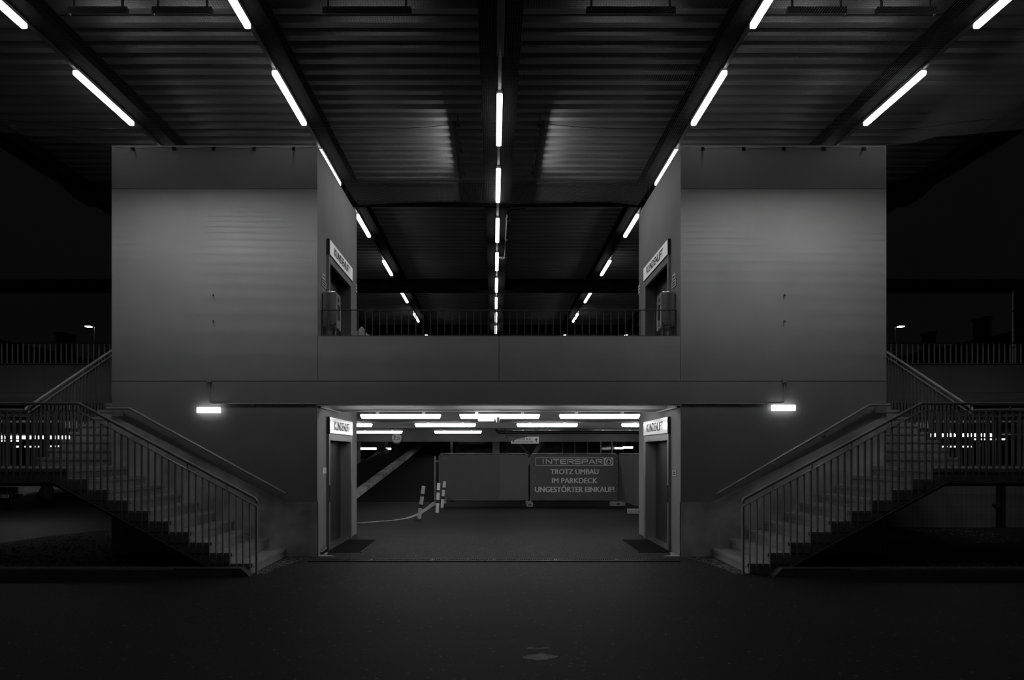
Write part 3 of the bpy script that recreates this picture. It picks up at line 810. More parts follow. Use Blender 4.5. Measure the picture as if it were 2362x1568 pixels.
def upper_railing(s):
    x = XR2 + 0.02
    t = thing('upper_flight_railing', (s * x, 12.0, ZLAND), 'steel railing along the upper stair flight, outside the %s tower' % SIDE_NAME[s], 'railing', 'railings of the upper flights')
    def zr(yy): return 2.58 + 0.572 * (yy - 10.57)
    ya, yb = 10.38, 13.70
    B().tube([(x, ya - 0.02, zr(ya) - 0.05), (x, ya, zr(ya)), (x, yb, zr(yb))], 0.023, 10).mirror(s).build('handrail', M['rail'], t, smooth=True)
    q = [(x, ya, zr(ya) - 0.1), (x, yb, zr(yb) - 0.1)]
    b = B()
    (xa, y1, z1), (_, y2, z2) = q
    b.add([(x - 0.02, y1, z1), (x + 0.02, y1, z1), (x + 0.02, y1, z1 + 0.012), (x - 0.02, y1, z1 + 0.012), (x - 0.02, y2, z2), (x + 0.02, y2, z2), (x + 0.02, y2, z2 + 0.012), (x - 0.02, y2, z2 + 0.012)],
          [(0, 1, 2, 3), (7, 6, 5, 4), (0, 4, 5, 1), (1, 5, 6, 2), (2, 6, 7, 3), (3, 7, 4, 0)])
    b.mirror(s).build('under_rail', M['rail'], t)
    yy = ya + 0.05
    while yy < yb:
        B().box(x - 0.02, x + 0.02, yy - 0.0045, yy + 0.0045, max(1.32, 1.28 + 0.572 * (yy - 10.57)), zr(yy) - 0.1).mirror(s).build('baluster', M['baluster'], t)
        yy += 0.0965
    yy = ya + 0.3
    while yy < yb:
        B().box(x - 0.007, x + 0.007, yy - 0.007, yy + 0.007, zr(yy) - 0.09, zr(yy)).mirror(s).build('rail_spacer', M['rail'], t)
        yy += 0.565
def back_railing(s):
    y = 10.40
    x0, x1 = XR2 + 0.09, 9.6
    t = thing('landing_railing', (s * 8.7, y, ZLAND), 'steel railing along the back of the stair landing, %s' % SIDE_NAME[s], 'railing', 'railings at the back of the landings')
    B().tube([(x0, y, 2.44), (x1, y, 2.46)], 0.023, 10).mirror(s).build('handrail', M['rail'], t, smooth=True)
    B().strip([(x0, y, 2.34), (x1, y, 2.36)], 0.04, 0.012).mirror(s).build('under_rail', M['rail'], t)
    x = x0 + 0.03
    while x < x1:
        B().box(x - 0.0045, x + 0.0045, y - 0.02, y + 0.02, ZLAND - 0.15, 2.34).mirror(s).build('baluster', M['baluster'], t)
        x += 0.0965
def wall_handrail(s):
    y = D - 0.075
    sc = F / y
    pts = [(wx(245, y), wz(942, y)), (wx(299, y), wz(942, y)), (wx(658, y), wz(1138, y))]
    if s > 0: pts = [(wx(2052, y), wz(934, y)), (wx(2006, y), wz(934, y)), (wx(1654, y), wz(1139, y))]
    t = thing('wall_handrail', (sum(p[0] for p in pts) / 3, y, 1.0), 'round handrail on brackets along the %s tower front above the stairs' % SIDE_NAME[s], 'handrail', 'wall handrails')
    B().tube([(p[0], y, p[1]) for p in pts], 0.021, 10).build('handrail', M['rail'], t, smooth=True)
    (xa, za), (xb, zb) = pts[1], pts[2]
    brs = [(pts[0][0] * 0.3 + xa * 0.7, za)] + [(xa + (xb - xa) * f, za + (zb - za) * f) for f in (0.285, 0.615, 0.945)]
    for x, z in brs:
        B().tube([(x, y, z - 0.015), (x, y, z - 0.055), (x, D, z - 0.065)], 0.007, 6).disc((x, z - 0.065), 0.032, 'y', D - 0.012, D - 0.002, 14).build('bracket', M['rail'], t)
for s in (-1, 1):
    stair_railing(s); upper_railing(s); back_railing(s); wall_handrail(s)

# ------------------------------------------------------------------ side deck railings
for s in (-1, 1):
    y = 13.84; zt = 4.15
    t = thing('deck_railing', (s * 14.5, y, ZP), 'dim railing of upright flats on the %s deck parapet' % SIDE_NAME[s], 'railing', 'railings of the side decks')
    B().box(7.9, 21.9, y - 0.025, y + 0.025, zt - 0.015, zt).mirror(s).build('top_rail', M['darkrail'], t)
    B().box(7.9, 21.9, y - 0.015, y + 0.015, ZP, ZP + 0.02).mirror(s).build('bottom_rail', M['darkrail'], t)
    x = 7.95
    while x < 14.6:
        B().box(x - 0.005, x + 0.005, y - 0.02, y + 0.02, ZP + 0.02, zt - 0.015).mirror(s).build('baluster', M['baluster'], t)
        x += 0.119

# ------------------------------------------------------------------ wall lamps, conduits
for s in (-1, 1):
    px0, px1, py0, py1 = (453, 506, 938.5, 952) if s < 0 else (1782, 1836, 933.5, 947)
    x0, x1 = wx(px0, D - 0.08), wx(px1, D - 0.08); z0, z1 = wz(py1, D - 0.08), wz(py0, D - 0.08)
    t = thing('wall_lamp', ((x0 + x1) / 2, D, z0), 'lit white oblong lamp on the %s tower front, over the stairs' % SIDE_NAME[s], 'lamp', 'oblong wall lamps')
    B().box(x0 + 0.01, x1 - 0.01, D - 0.02, D, z0 + 0.005, z1 - 0.005).build('base_plate', M['bulkgrey'], t)
    B().bbox(x0, x1, D - 0.08, D - 0.015, z0, z1, 0.008).build('diffuser', M['bulk'], t, smooth=True)
    xb = wx(484 if s < 0 else 1809, D); zb = wz(877, D)
    zc = wz(931.5 if s < 0 else 931, D)
    t = thing('cable_conduit', (xb, D, zc), 'thin conduit with junction box from the %s wall lamp to the passage' % SIDE_NAME[s], 'conduit', 'cable conduits')
    B().bbox(xb - 0.035, xb + 0.035, D - 0.045, D, zb - 0.035, zb + 0.04, 0.004).build('junction_box', M['bulkgrey'], t)
    xk = wx(497 if s < 0 else 1797, D)
    xcorner = s * (XI + 0.02)
    B().tube([(xb, D - 0.015, zb - 0.03), (xb, D - 0.015, zc + 0.05), (xb - s * 0.02, D - 0.015, zc + 0.012), (xb - s * 0.06, D - 0.015, zc), (xcorner, D - 0.015, zc)], 0.011, 8).build('conduit_pipe', M['bulkgrey'], t, smooth=True)
    B().tube([(s * (XI - 0.03), D + 0.05, ZL - 0.04), (s * (XI - 0.03), 11.9, ZL - 0.04)], 0.018, 8).build('passage_pipe', M['rail'], t, smooth=True)
    for i in range(4):
        xx = xk + (xcorner - xk) * (i + 0.5) / 4
        B().box(xx - 0.012, xx + 0.012, D - 0.03, D, zc - 0.016, zc + 0.016).build('pipe_clip', M['bulkgrey'], t)

# ------------------------------------------------------------------ garage lamps
def garage_lamp(x, y, z, label, rods=None):
    t = thing('garage_lamp', (x, y, z - 0.035), label, 'lamp', 'tube lamps under the passage ceiling')
    L = 1.57
    bb = B().prism([(x - L / 2 + 0.03, z - 0.035), (x + L / 2 - 0.03, z - 0.035), (x + L / 2, z + 0.03), (x - L / 2, z + 0.03)], 'y', y - 0.05, y + 0.05)
    bb.build('diffuser', M['gtube_bright'] if 16 < y < 17 else M['gtube'] if 11 < y < 22 else M['fartube'], t)
    B().box(x - L / 2, x + L / 2, y - 0.035, y + 0.035, z + 0.03, z + 0.055).build('housing', M['white'], t)
    for q in (-0.45, 0.45):
        B().box(x + q - 0.03, x + q + 0.03, y - 0.03, y + 0.03, z + 0.05, ZG + 0.001).build('mounting_bracket', M['white'], t)
    return t
ROWS = [(10.98, [-1.93, 0.03, 1.99], 2.70), (12.3, [-1.907, 0.028, 1.979], 2.436), (16.22, [-4.01, -1.335, 1.29, 3.996], 2.43), (20.86, [-3.906, -1.274, 1.33, 3.98], 2.40), (24.8, [-3.4, -1.3], 2.43), (28.6, [-3.4], 2.43), (32.4, [-3.4], 2.43), (36.2, [-3.4], 2.45)]  # rows beyond the deep beam: unseen lamps added to brighten the ramp
g0 = None
for r, (y, xs, z) in enumerate(ROWS):
    for k, x in enumerate(xs):
        lab = 'lit tube lamp of the %s row under the passage ceiling, %s from the ramp side' % (ORD[r], ORD[k]) if r else 'tube lamp tucked up behind the passage lintel, %s from the ramp side' % ORD[k]
        g0 = garage_lamp(x, y, z, lab)
# emergency lamp and sensor under the front row
xe = wx(1121, 12.2)
t = thing('emergency_lamp', (xe, 12.2, wz(971, 12.2)), 'small white box lamp under the middle tube of the front passage row', 'lamp')
B().bbox(wx(1103, 12.2), wx(1140, 12.2), 12.15, 12.23, wz(971, 12.2), wz(962, 12.2), 0.01).build('lamp_body', M['gtube'], t)
xs_ = wx(1148, 12.2)
t = thing('motion_sensor', (xs_, 12.2, wz(975, 12.2)), 'small white sensor cup hanging beside the box lamp in the passage', 'sensor')
B().tube([(xs_, 12.2, wz(962, 12.2)), (xs_, 12.2, wz(970, 12.2)), (xs_, 12.2, wz(974, 12.2)), (xs_, 12.2, wz(975, 12.2))], [0.042, 0.04, 0.03, 0.01], 12).build('sensor_cup', M['white'], t, smooth=True)

# black waste pipe under the ceiling
yp = 19.4
pts = [(wx(1146, yp), yp, 2.47), (wx(1146, yp), yp, wz(990, yp)), (wx(1148, yp), yp, wz(995, yp)), (wx(1154, yp), yp, wz(997, yp)), (7.0, yp, wz(997, yp))]
t = thing('waste_pipe', (3, yp, wz(1001, yp)), 'black waste pipe with elbow under the passage ceiling above the bus sign', 'pipe')
B().tube(pts, 0.052, 12).build('pipe_run', M['pipe'], t, smooth=True)
B().tube([pts[1], (pts[1][0], yp, wz(986, yp))], 0.062, 12).build('socket', M['pipe'], t, smooth=True)
for px in (1167, 1338, 1460):
    B().box(wx(px, yp) - 0.008, wx(px, yp) + 0.008, yp - 0.008, yp + 0.008, wz(997, yp), 2.47).build('hanger', M['black'], t)
# bus sign, hanging, with one corner cut away by the black bracket
ys = 19.0
t = thing('bus_sign', (wx(1211, ys), ys, wz(1023, ys)), 'white ZUM BUS sign with two arrows hanging under the black pipe', 'sign')
def P2(px, py): return (wx(px, ys), wz(py, ys))
B().prism([P2(1179, 1023), P2(1243, 1023), P2(1243, 1007), P2(1217, 1007), P2(1179, 1016.5)], 'y', ys, ys + 0.02).build('sign_board', M['signface'], t)
text_mesh('lettering', 'ZUM BUS', M['ink'], t, (wx(1197, ys), ys, wz(1015, ys)), (1, 0, 0), (0, 0, 1), 27.5 * ys / F, 4.9 * ys / F, bold=0.03)
text_mesh('lettering', 'PRINZ EUGENSTRASSE', M['ink'], t, (wx(1190.5, ys), ys, wz(1019.8, ys)), (1, 0, 0), (0, 0, 1), 40 * ys / F, 2.8 * ys / F, bold=0.1)
for px in (1184.5, 1237):
    top_ = 1010 if px > 1200 else 1014.5
    B().prism([P2(px - 1, 1020), P2(px + 1, 1020), P2(px + 1, top_ + 4), P2(px + 4, top_ + 4), P2(px, top_), P2(px - 4, top_ + 4), P2(px - 1, top_ + 4)], 'y', ys - 0.003, ys).build('arrow', M['ink'], t)
B().tube([(wx(1168, ys), ys + 0.03, wz(1004.5, ys)), (wx(1217, ys), ys + 0.03, wz(1006.5, ys))], 0.012, 6).tube([(wx(1168, ys), ys + 0.03, 2.47), (wx(1168, ys), ys + 0.03, wz(1004, ys)), (wx(1171, ys), ys + 0.03, wz(1016, ys))], 0.012, 6).tube([(wx(1235, ys), ys + 0.03, wz(1010, ys)), (wx(1235, ys), ys + 0.03, 2.47)], 0.006, 6).build('hanging_arm', M['black'], t)
# round height sign on the deep beam
yr = 21.9
t = thing('height_sign', (wx(915, yr), yr, wz(1022, yr)), 'round height limit sign with dark rim reading 2,2t on the deep beam', 'sign')
t['label'] = 'round height limit sign with dark rim hung on the deep concrete beam'
cx_, cz_ = wx(915, yr), wz(1009.5, yr)
B().disc((cx_, cz_), 0.205, 'y', yr, yr + 0.03, 28).build('rim', M['stripe'], t)
B().disc((cx_, cz_), 0.165, 'y', yr - 0.006, yr, 28).build('face', M['baluster'], t)
text_mesh('lettering', '2', M['ink'], t, (cx_ - 0.12, yr - 0.006, cz_ - 0.085), (1, 0, 0), (0, 0, 1), 0.09, 0.17, bold=0.1)
text_mesh('lettering', ',21', M['ink'], t, (cx_ - 0.02, yr - 0.006, cz_ - 0.095), (1, 0, 0), (0, 0, 1), 0.12, 0.12, bold=0.06)

# ------------------------------------------------------------------ ramp in the garage
ya, yb_ = 22.07, 44.0
sl = 0.099
def rz(y): return max(0.0, sl * (y - ya))
XRA, XRB = wx(825, 22.4), wx(1012, 20.4)
XRA = -4.87 + CX
b = B().prism([(ya, 0.0), (yb_, 0.0), (yb_, rz(yb_)), (ya, 0.012)], 'x', XRA, XRB + 0.4)
struct(b, 'floor_ramp', M['ramp'], 'dark ramp climbing away behind the striped posts', 'floor')
b = B().prism([(21.5, 0.0), (yb_, rz(yb_) - 0.05), (yb_, rz(yb_) + 0.2), (22.6, rz(22.6) + 0.19), (21.7, 0.16), (21.5, 0.12)], 'x', XRA - 0.34, XRA)
struct(b, 'trim_6', M['plinth'], 'pale concrete kerb along the ramp', 'trim')
b = B().prism([(20.9, 0.0), (yb_, 0.0), (yb_, rz(yb_) + 1.1), (26.0, rz(26.0) + 1.03), (24.0, rz(24.0) + 0.98), (22.6, 1.22), (20.9, 1.18)], 'x', XRA - 0.5, XRA - 0.341)
struct(b, 'wall_ramp', M['ramp'], 'dark side wall of the ramp', 'wall')
# white line curving towards the ramp
pts = [(805, 1208), (830, 1207), (870, 1204), (910, 1201), (940, 1196), (965, 1187), (985, 1174), (1000, 1163), (1004, 1159)]
ws = [0.05, 0.05, 0.05, 0.055, 0.06, 0.07, 0.08, 0.1, 0.1]
P3 = [Vector((wx(px, yground(py)), yground(py), 0)) for px, py in pts]
L_, R_ = [], []
for i, p in enumerate(P3):
    d = (P3[min(i + 1, len(P3) - 1)] - P3[max(i - 1, 0)]).normalized(); nrm = Vector((-d.y, d.x, 0))
    L_.append(p + nrm * ws[i]); R_.append(p - nrm * ws[i])
b = B()
for i in range(len(P3) - 1):
    q = [L_[i], L_[i + 1], R_[i + 1], R_[i]]
    b.add([(v.x, v.y, 0.004) for v in q] + [(v.x, v.y, 0.02) for v in q], [(0, 1, 2, 3), (4, 5, 6, 7), (0, 1, 5, 4), (1, 2, 6, 5), (2, 3, 7, 6), (3, 0, 4, 7)])
tag(b.build('lane_kerb', M['line']), 'low pale lane edge curving across the floor past the leaning striped post', 'kerb')

# striped flexible posts
def bollard(bx, by, tx, ty, label):
    y = yground(by); x = wx(bx, y); top = Vector((wx(tx, y), y, wz(ty, y)))
    base = Vector((x, y, 0.0))
    t = thing('striped_post', (x, y, 0), label, 'bollard', 'striped flexible posts')
    def pt(f): return base + (top - base) * f
    B().tube([pt(0), pt(0.06)], [0.09, 0.07], 12).build('foot', M['stripe'], t)
    segs = [(0.05, 0.36, 'postwhite'), (0.36, 0.47, 'stripe'), (0.47, 0.70, 'postwhite'), (0.70, 0.78, 'stripe'), (0.78, 1.0, 'postwhite')]
    for a, c, m in segs:
        B().tube([pt(a), pt(c)], 0.048, 14).build('white_sleeve' if m == 'postwhite' else 'dark_band', M[m], t, smooth=True)
bollard(966, 1200, 977, 1121, 'leaning white and dark striped post, the one closest to the entrance')
bollard(1008, 1186, 1012, 1114, 'striped post second from the entrance, standing by the lane edge')
bollard(1019, 1174, 1025.5, 1110, 'striped post third from the entrance, half covering another post')
bollard(1026, 1164, 1028, 1105, 'striped post farthest from the entrance, in front of the fence')

# ------------------------------------------------------------------ site fence
YFN = 20.4
ZF0, ZF1 = 0.19, 1.69
def fence(p0, p1, label, panes, text=False, name='site_fence'):
    p0 = Vector((p0[0], p0[1], 0)); p1 = Vector((p1[0], p1[1], 0)); d = (p1 - p0); L = d.length; u = d.normalized(); nrm = Vector((u.y, -u.x, 0))
    t = thing(name, tuple((p0 + p1) / 2), label, 'fence', 'site fence panels')
    def P(a, z, off=0): return p0 + u * a + nrm * off + Vector((0, 0, z))
    rr = 0.1
    loop = [P(0, 0.03), P(0, ZF1 - rr), P(0.03, ZF1 - 0.03), P(rr, ZF1), P(L - rr, ZF1), P(L - 0.03, ZF1 - 0.03), P(L, ZF1 - rr), P(L, 0.03)]
    B().tube(loop, 0.017, 8).tube([P(0, ZF0), P(L, ZF0)], 0.014, 8).build('frame', M['baluster'], t, smooth=True)
    for a, c, m in panes:
        b = B(); n = 16
        vs = []
        for off in (0.028, 0.034):
            for i in range(n + 1):
                for j in range(7):
                    x = a + (c - a) * i / n; zz = ZF0 + 0.02 + (ZF1 - ZF0 - 0.035) * j / 6
                    sag = 0.018 * (1 - math.cos(2 * math.pi * i / n * 4)) / 2 * (1 if j in (6, 0) else 0)
                    vs.append(P(x, zz - (sag if j == 6 else -sag), off + 0.006 * math.sin(3 * x + j)))
        fs = []
        N = (n + 1) * 7
        for k in (0, 1):
            for i in range(n):
                for j in range(6):
                    q = k * N + i * 7 + j
                    fs.append((q, q + 1, q + 8, q + 7))
        b.add(vs, fs); b.build('banner_sheet', M[m], t, recalc=False, smooth=True)
    return t, P
x0, x1 = wx(1013, YFN), wx(1218, YFN); xm = wx(1153, YFN) - x0
t, P = fence((x0, YFN), (x1, YFN), 'blank two-tone grey site fence panel behind the striped posts', [(0.012, xm, 'banner'), (xm, x1 - x0 - 0.012, 'banner_pale')])
B().box(wx(1021, YFN), wx(1031, YFN), YFN - 0.05, YFN - 0.042, wz(1059, YFN), wz(1055, YFN)).build('small_tag', M['banner_pale'], t)
xq = wx(1003, YFN)
B().tube([(xq, YFN, 0.0), (xq, YFN, wz(1052, YFN))], 0.02, 8).tube([(xq, YFN, 1.45), (x0, YFN, 1.45)], 0.018, 6).build('end_post', M['rail'], t, smooth=True)
xa, xb = wx(1224, YFN), wx(1425, YFN)
t, P = fence((xa, YFN), (xb, YFN), 'grey site fence banner with large pale German lettering', [(0.012, xb - xa - 0.012, 'banner')])
YT = YFN - 0.052
def tz(py): return wz(py, YFN)
def tx(px): return wx(px, YFN)
for (w0, w1, ztop, zbot, body) in ((1269, 1380.5, 1081.5, 1093.5, 'TROTZ UMBAU'), (1272.5, 1377.5, 1102, 1114, 'IM PARKDECK'), (1233.5, 1416.5, 1119.5, 1134.5, 'UNGEST\u00d6RTER EINKAUF!')):
    text_mesh('lettering', body, M['print'], t, (tx(w0), YT, tz(zbot)), (1, 0, 0), (0, 0, 1), tx(w1) - tx(w0), tz(ztop) - tz(zbot), bold=0.09)
# framed word mark with a fir tree in a ring
b = B(); lw = 0.014
fx0, fx1, fz0, fz1 = tx(1235), tx(1414), tz(1073.5), tz(1055)
b.box(fx0, fx1, YT - 0.002, YT, fz1 - lw, fz1).box(fx0, fx1, YT - 0.002, YT, fz0, fz0 + lw).box(fx0, fx0 + lw, YT - 0.002, YT, fz0, fz1).build('mark_border', M['print'], t)
B().box(tx(1392), fx1, YT - 0.003, YT, fz0, fz1).build('mark_field', M['print'], t)
stroke_word('INTERSPAR', tx(1252.5), tz(1068.7), tx(1265.1) - tx(1252.5), 0.055, tz(1059.5) - tz(1068.7), 0.026, YT - 0.001).build('lettering', M['print'], t)
cx_, cz_ = tx(1403.5), (fz0 + fz1) / 2
rg = 0.116
n = 32
vs = []; fs = []
for i in range(n):
    a = 2 * math.pi * i / n
    for rr in (rg, rg - 0.022):
        for yy in (YT - 0.008, YT - 0.002):
            vs.append((cx_ + rr * math.cos(a), yy, cz_ + rr * math.sin(a)))
for i in range(n):
    k = 4 * i; m_ = 4 * ((i + 1) % n)
    fs += [(k, k + 2, m_ + 2, m_), (k, m_, m_ + 1, k + 1), (k + 2, k + 3, m_ + 3, m_ + 2)]
B().add(vs, fs).build('mark_ring', M['printdim'], t)
fir = [(0, .9), (.22, .45), (.42, .12), (.60, -.25), (.30, -.33), (.10, -.28), (.10, -.5), (.38, -.56), (.38, -.68), (-.38, -.68), (-.38, -.56), (-.10, -.5), (-.10, -.28), (-.30, -.33), (-.60, -.25), (-.42, .12), (-.22, .45)]
B().prism([(cx_ + p[0] * rg * 0.85, cz_ + p[1] * rg * 0.85 - 0.006) for p in fir], 'y', YT - 0.008, YT - 0.002).build('mark_fir_tree', M['printdim'], t)
# eyelets along the banner
for px in (1229.5, 1421.5):
    for py in (1064, 1080, 1096, 1112, 1128):
        B().disc((tx(px), tz(py)), 0.012, 'y', YT - 0.003, YT + 0.01, 8).build('eyelet', M['rail'], t)
fence((tx(1428.5), YFN), (wx(1492, 17.2), 17.2), 'grey site fence panel turned towards the camera at the banner-side wall', [(0.05, 3.1, 'banner')])
# concrete feet
def foot(x, y, sx, sy, label):
    t = thing('concrete_block', (x, y, 0), label, 'fence foot', 'concrete fence feet')
    B().bbox(x - sx, x + sx, y - sy, y + sy, 0.0, 0.14, 0.02).build('block', M['concrete'], t)
    B().box(x - 0.05, x + 0.05, y - sy - 0.002, y - sy + 0.01, 0.045, 0.10).build('dark_hole_patch', M['stripe'], t)  # flat dark patch stands in for the shade inside a hole
foot(tx(1220.5), YFN - 0.05, 0.10, 0.35, 'concrete fence foot between blank panel and lettered banner')
foot(tx(1424), YFN - 0.03, 0.24, 0.12, 'concrete fence foot at the corner of the lettered banner')
foot(wx(1474, 17.75), 17.75, 0.32, 0.12, 'concrete fence foot beside the banner-side passage wall')

# ------------------------------------------------------------------ rear of the garage
YB = 33.0
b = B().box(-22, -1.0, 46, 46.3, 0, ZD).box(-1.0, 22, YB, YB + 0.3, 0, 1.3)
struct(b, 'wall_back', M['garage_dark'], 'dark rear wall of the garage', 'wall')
# columns
def pillar(px0, px1, Y, m, label, z1=ZG):
    b = B().box(wx(px0, Y), wx(px1, Y), Y, Y + 0.3, 0, z1)
    return struct(b, 'wall_pillar', M[m], label, 'pillar')
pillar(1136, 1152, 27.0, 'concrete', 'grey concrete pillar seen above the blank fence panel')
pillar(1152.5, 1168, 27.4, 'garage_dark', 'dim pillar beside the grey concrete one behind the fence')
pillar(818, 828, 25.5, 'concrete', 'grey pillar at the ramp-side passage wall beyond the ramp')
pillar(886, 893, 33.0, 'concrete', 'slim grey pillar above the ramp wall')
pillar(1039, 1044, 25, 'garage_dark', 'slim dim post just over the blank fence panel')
# diagonal steel braces behind the fence
yb_ = 24.0
for k, (a, c) in enumerate((((1198, 1022), (1224, 1052)), ((1253, 1018), (1230, 1052)))):
    xa_, za_, xc_, zc_ = wx(a[0], yb_), wz(a[1], yb_), wx(c[0], yb_), wz(c[1], yb_)
    f0 = (ZG - za_) / (zc_ - za_); f1 = (0.0 - za_) / (zc_ - za_)
    xt, xg = xa_ + (xc_ - xa_) * f0, xa_ + (xc_ - xa_) * min(f1, 3.0)
    b = B().tube([(xt, yb_ + 0.4 * k, ZG), (xg, yb_ + 0.4 * k, za_ + (zc_ - za_) * min(f1, 3.0))], 0.05 + 0.03 * k, 4)
    tag(b.build('diagonal_brace', M['rail'] if k else M['reveal']), 'diagonal steel brace behind the fence, the %s of two' % ('thin one' if k == 0 else 'thick one'), 'brace', 'diagonal braces behind the fence')
# window band with mullions over the fence on the banner side
t = thing('window_1', (wx(1345, 28), 28, 0.9), 'dark window band with slim posts above the lettered banner', 'window', None, 'structure')
B().box(wx(1256, 28), wx(1480, 28), 28.05, 28.08, 0.9, 2.4).build('glass', M['glass'], t)
for px in (1297, 1326, 1355, 1386, 1412):
    B().box(wx(px, 28) - 0.028, wx(px, 28) + 0.028, 28.0, 28.06, 0.9, 2.4).build('mullion', M['reveal'], t)
t = thing('window_2', (wx(1090, 30), 30, 0.9), 'dark window opening above the blank fence panel', 'window', None, 'structure')
B().box(wx(1050, 30), wx(1136, 30), 30.0, 30.05, 0.9, 2.4).build('glass', M['glass'], t)
B().box(wx(1050, 30), wx(1136, 30), 29.98, 30.0, 1.5, 1.53).build('rail', M['garage_dark'], t)
# lit tubes deep in the garage
def far_tube(px0, px1, py, Y, label, cat='lamp', zc=ZG, th=0.05):
    x0, x1 = wx(px0, Y), wx(px1, Y); z = wz(py, Y)
    t = thing('garage_lamp', ((x0 + x1) / 2, Y, z - th), label, 'lamp', 'distant tube lamps')
    B().bbox(x0, x1, Y - 0.06, Y + 0.06, z - th, z + th, 0.02).build('diffuser', M['gtube'] if Y < 18 else M['fartube'], t)
    for q in (0.15, 0.85):
        xx = x0 + (x1 - x0) * q
        B().box(xx - 0.01, xx + 0.01, Y - 0.01, Y + 0.01, z + th, max(zc, z + th + 0.05)).build('hanger', M['black'], t)
far_tube(828, 868, 1034.5, 29.0, 'lit tube above the ramp wall, beside the ramp-side pillar')
far_tube(890, 902, 1035, 31.0, 'short lit tube end peeking over the ramp wall')
far_tube(1418, 1438, 1033.5, 26.5, 'lit tube above the corner of the lettered banner, lower one', th=0.04)
far_tube(1437, 1460, 1031.8, 26.2, 'lit tube at the banner-side passage wall above the turned fence panel', th=0.04)
# shop front beyond the ramp
t = thing('shop_front', (wx(850, 32), 32, 0), 'dim shop front with dark window and faint lettering beyond the ramp', 'shop front')
B().box(wx(800, 32), wx(884, 32), 32.1, 32.3, 0, ZG).build('wall_panel', M['garage_dark'], t)
B().box(wx(829, 32), wx(861.5, 32), 32.05, 32.1, wz(1057, 32), wz(1032, 32)).build('window', M['glass'], t)
B().box(wx(862.5, 32), wx(867.5, 32), 32.04, 32.1, wz(1051.5, 32), wz(1046.5, 32)).build('notice', M['paper'], t)
stroke_word('INTERSPAR', wx(824, 32), wz(1064, 32), 0.10, 0.05, 0.09, 0.016, 32.09).build('lettering', M['reveal'], t)
n = 24; vs = []; fs = []
for i in range(n):
    a = 2 * math.pi * i / n
    for rr in (0.2, 0.15): vs.append((wx(832, 32) + rr * math.cos(a), 32.08, wz(1075, 32) + rr * math.sin(a)))
for i in range(n): fs.append((2 * i, 2 * i + 1, 2 * ((i + 1) % n) + 1, 2 * ((i + 1) % n)))
B().add(vs, fs).build('round_mark', M['reveal'], t)

# lit tube rows seen between the stair balusters
for (px0, px1, py, Y, lab) in ((-60, 12, 1008.5, 17, 'distant lit tube under the ramp-side deck, upper row at the frame edge'), (26, 92, 1008.5, 17, 'distant lit tube under the ramp-side deck, upper row in the middle'), (100, 168, 1008.5, 17, 'distant lit tube under the ramp-side deck, upper row by the steps'),
                               (-40, 14, 1016.5, 38, 'distant lit tube under the ramp-side deck, lower row at the frame edge'), (26, 46, 1016.5, 38, 'distant lit tube under the ramp-side deck, short one in the lower row'),
                               (2148, 2200, 1003.5, 17, 'distant lit tube under the banner-side deck, upper row by the steps'), (2206, 2290, 1003.5, 17, 'distant lit tube under the banner-side deck, upper row in the middle'),
                               (2248, 2290, 1013, 38, 'distant lit tube under the banner-side deck, short one in the lower row'), (2296, 2324, 1013, 38, 'distant lit tube under the banner-side deck, lower row at the frame edge')):
    far_tube(px0, px1, py, Y, lab, th=0.045)
# pools of light seen low through the balusters: far small lamps on a rear wall
for (px0, px1, py, lab) in ((30, 45, 1030, 'faint distant lamp low under the ramp-side deck, at the frame edge'), (58, 92, 1030, 'faint distant lamp low under the ramp-side deck, in the middle'), (104, 144, 1029, 'faint distant lamp low under the ramp-side deck, by the steps'),
                            (2158, 2184, 1030, 'faint distant lamp low under the banner-side deck, by the steps'), (2190, 2245, 1030, 'faint distant lamp low under the banner-side deck, in the middle')):
    far_tube(px0, px1, py, 42, lab, th=0.05)

# ------------------------------------------------------------------ drain, mats, stain
yd0, yd1 = 10.02, 10.22
x = wx(714, 10.1); k = 0
xend = wx(1602, 10.1)
g0 = None
while x < xend - 0.3:
    lab = 'narrow iron drain grate across the passage entrance, %s from the ramp side' % ORD[k]
    loc = (x, yd0, 0.0)
    if g0 is None:
        g0 = thing('drain_grate', loc, lab, 'grate', 'drain grates in a row')
        B().box(x, x + 0.985, yd0, yd1, 0.0, 0.004).build('dark_pit_sheet', M['black'], g0)  # flat black sheet stands in for the shaded pit under the slats
        bb = B().box(x, x + 0.985, yd0, yd0 + 0.02, 0.004, 0.014).box(x, x + 0.985, yd1 - 0.02, yd1, 0.004, 0.014)
        bb.box(x, x + 0.025, yd0, yd1, 0.004, 0.014).box(x + 0.96, x + 0.985, yd0, yd1, 0.004, 0.014)
        bb.build('grate_frame', M['darkrail'], g0)
        bb = B()
        for i in range(1, 28):
            q = x + 0.985 * i / 28
            bb.prism([(q - 0.006, yd0 + 0.02), (q + 0.006, yd0 + 0.02), (q + 0.026, yd1 - 0.02), (q + 0.014, yd1 - 0.02)], 'z', 0.004, 0.012)
        bb.build('grate_slats', M['darkrail'], g0)
    else: dup(g0, loc, lab)
    x += 0.99; k += 1
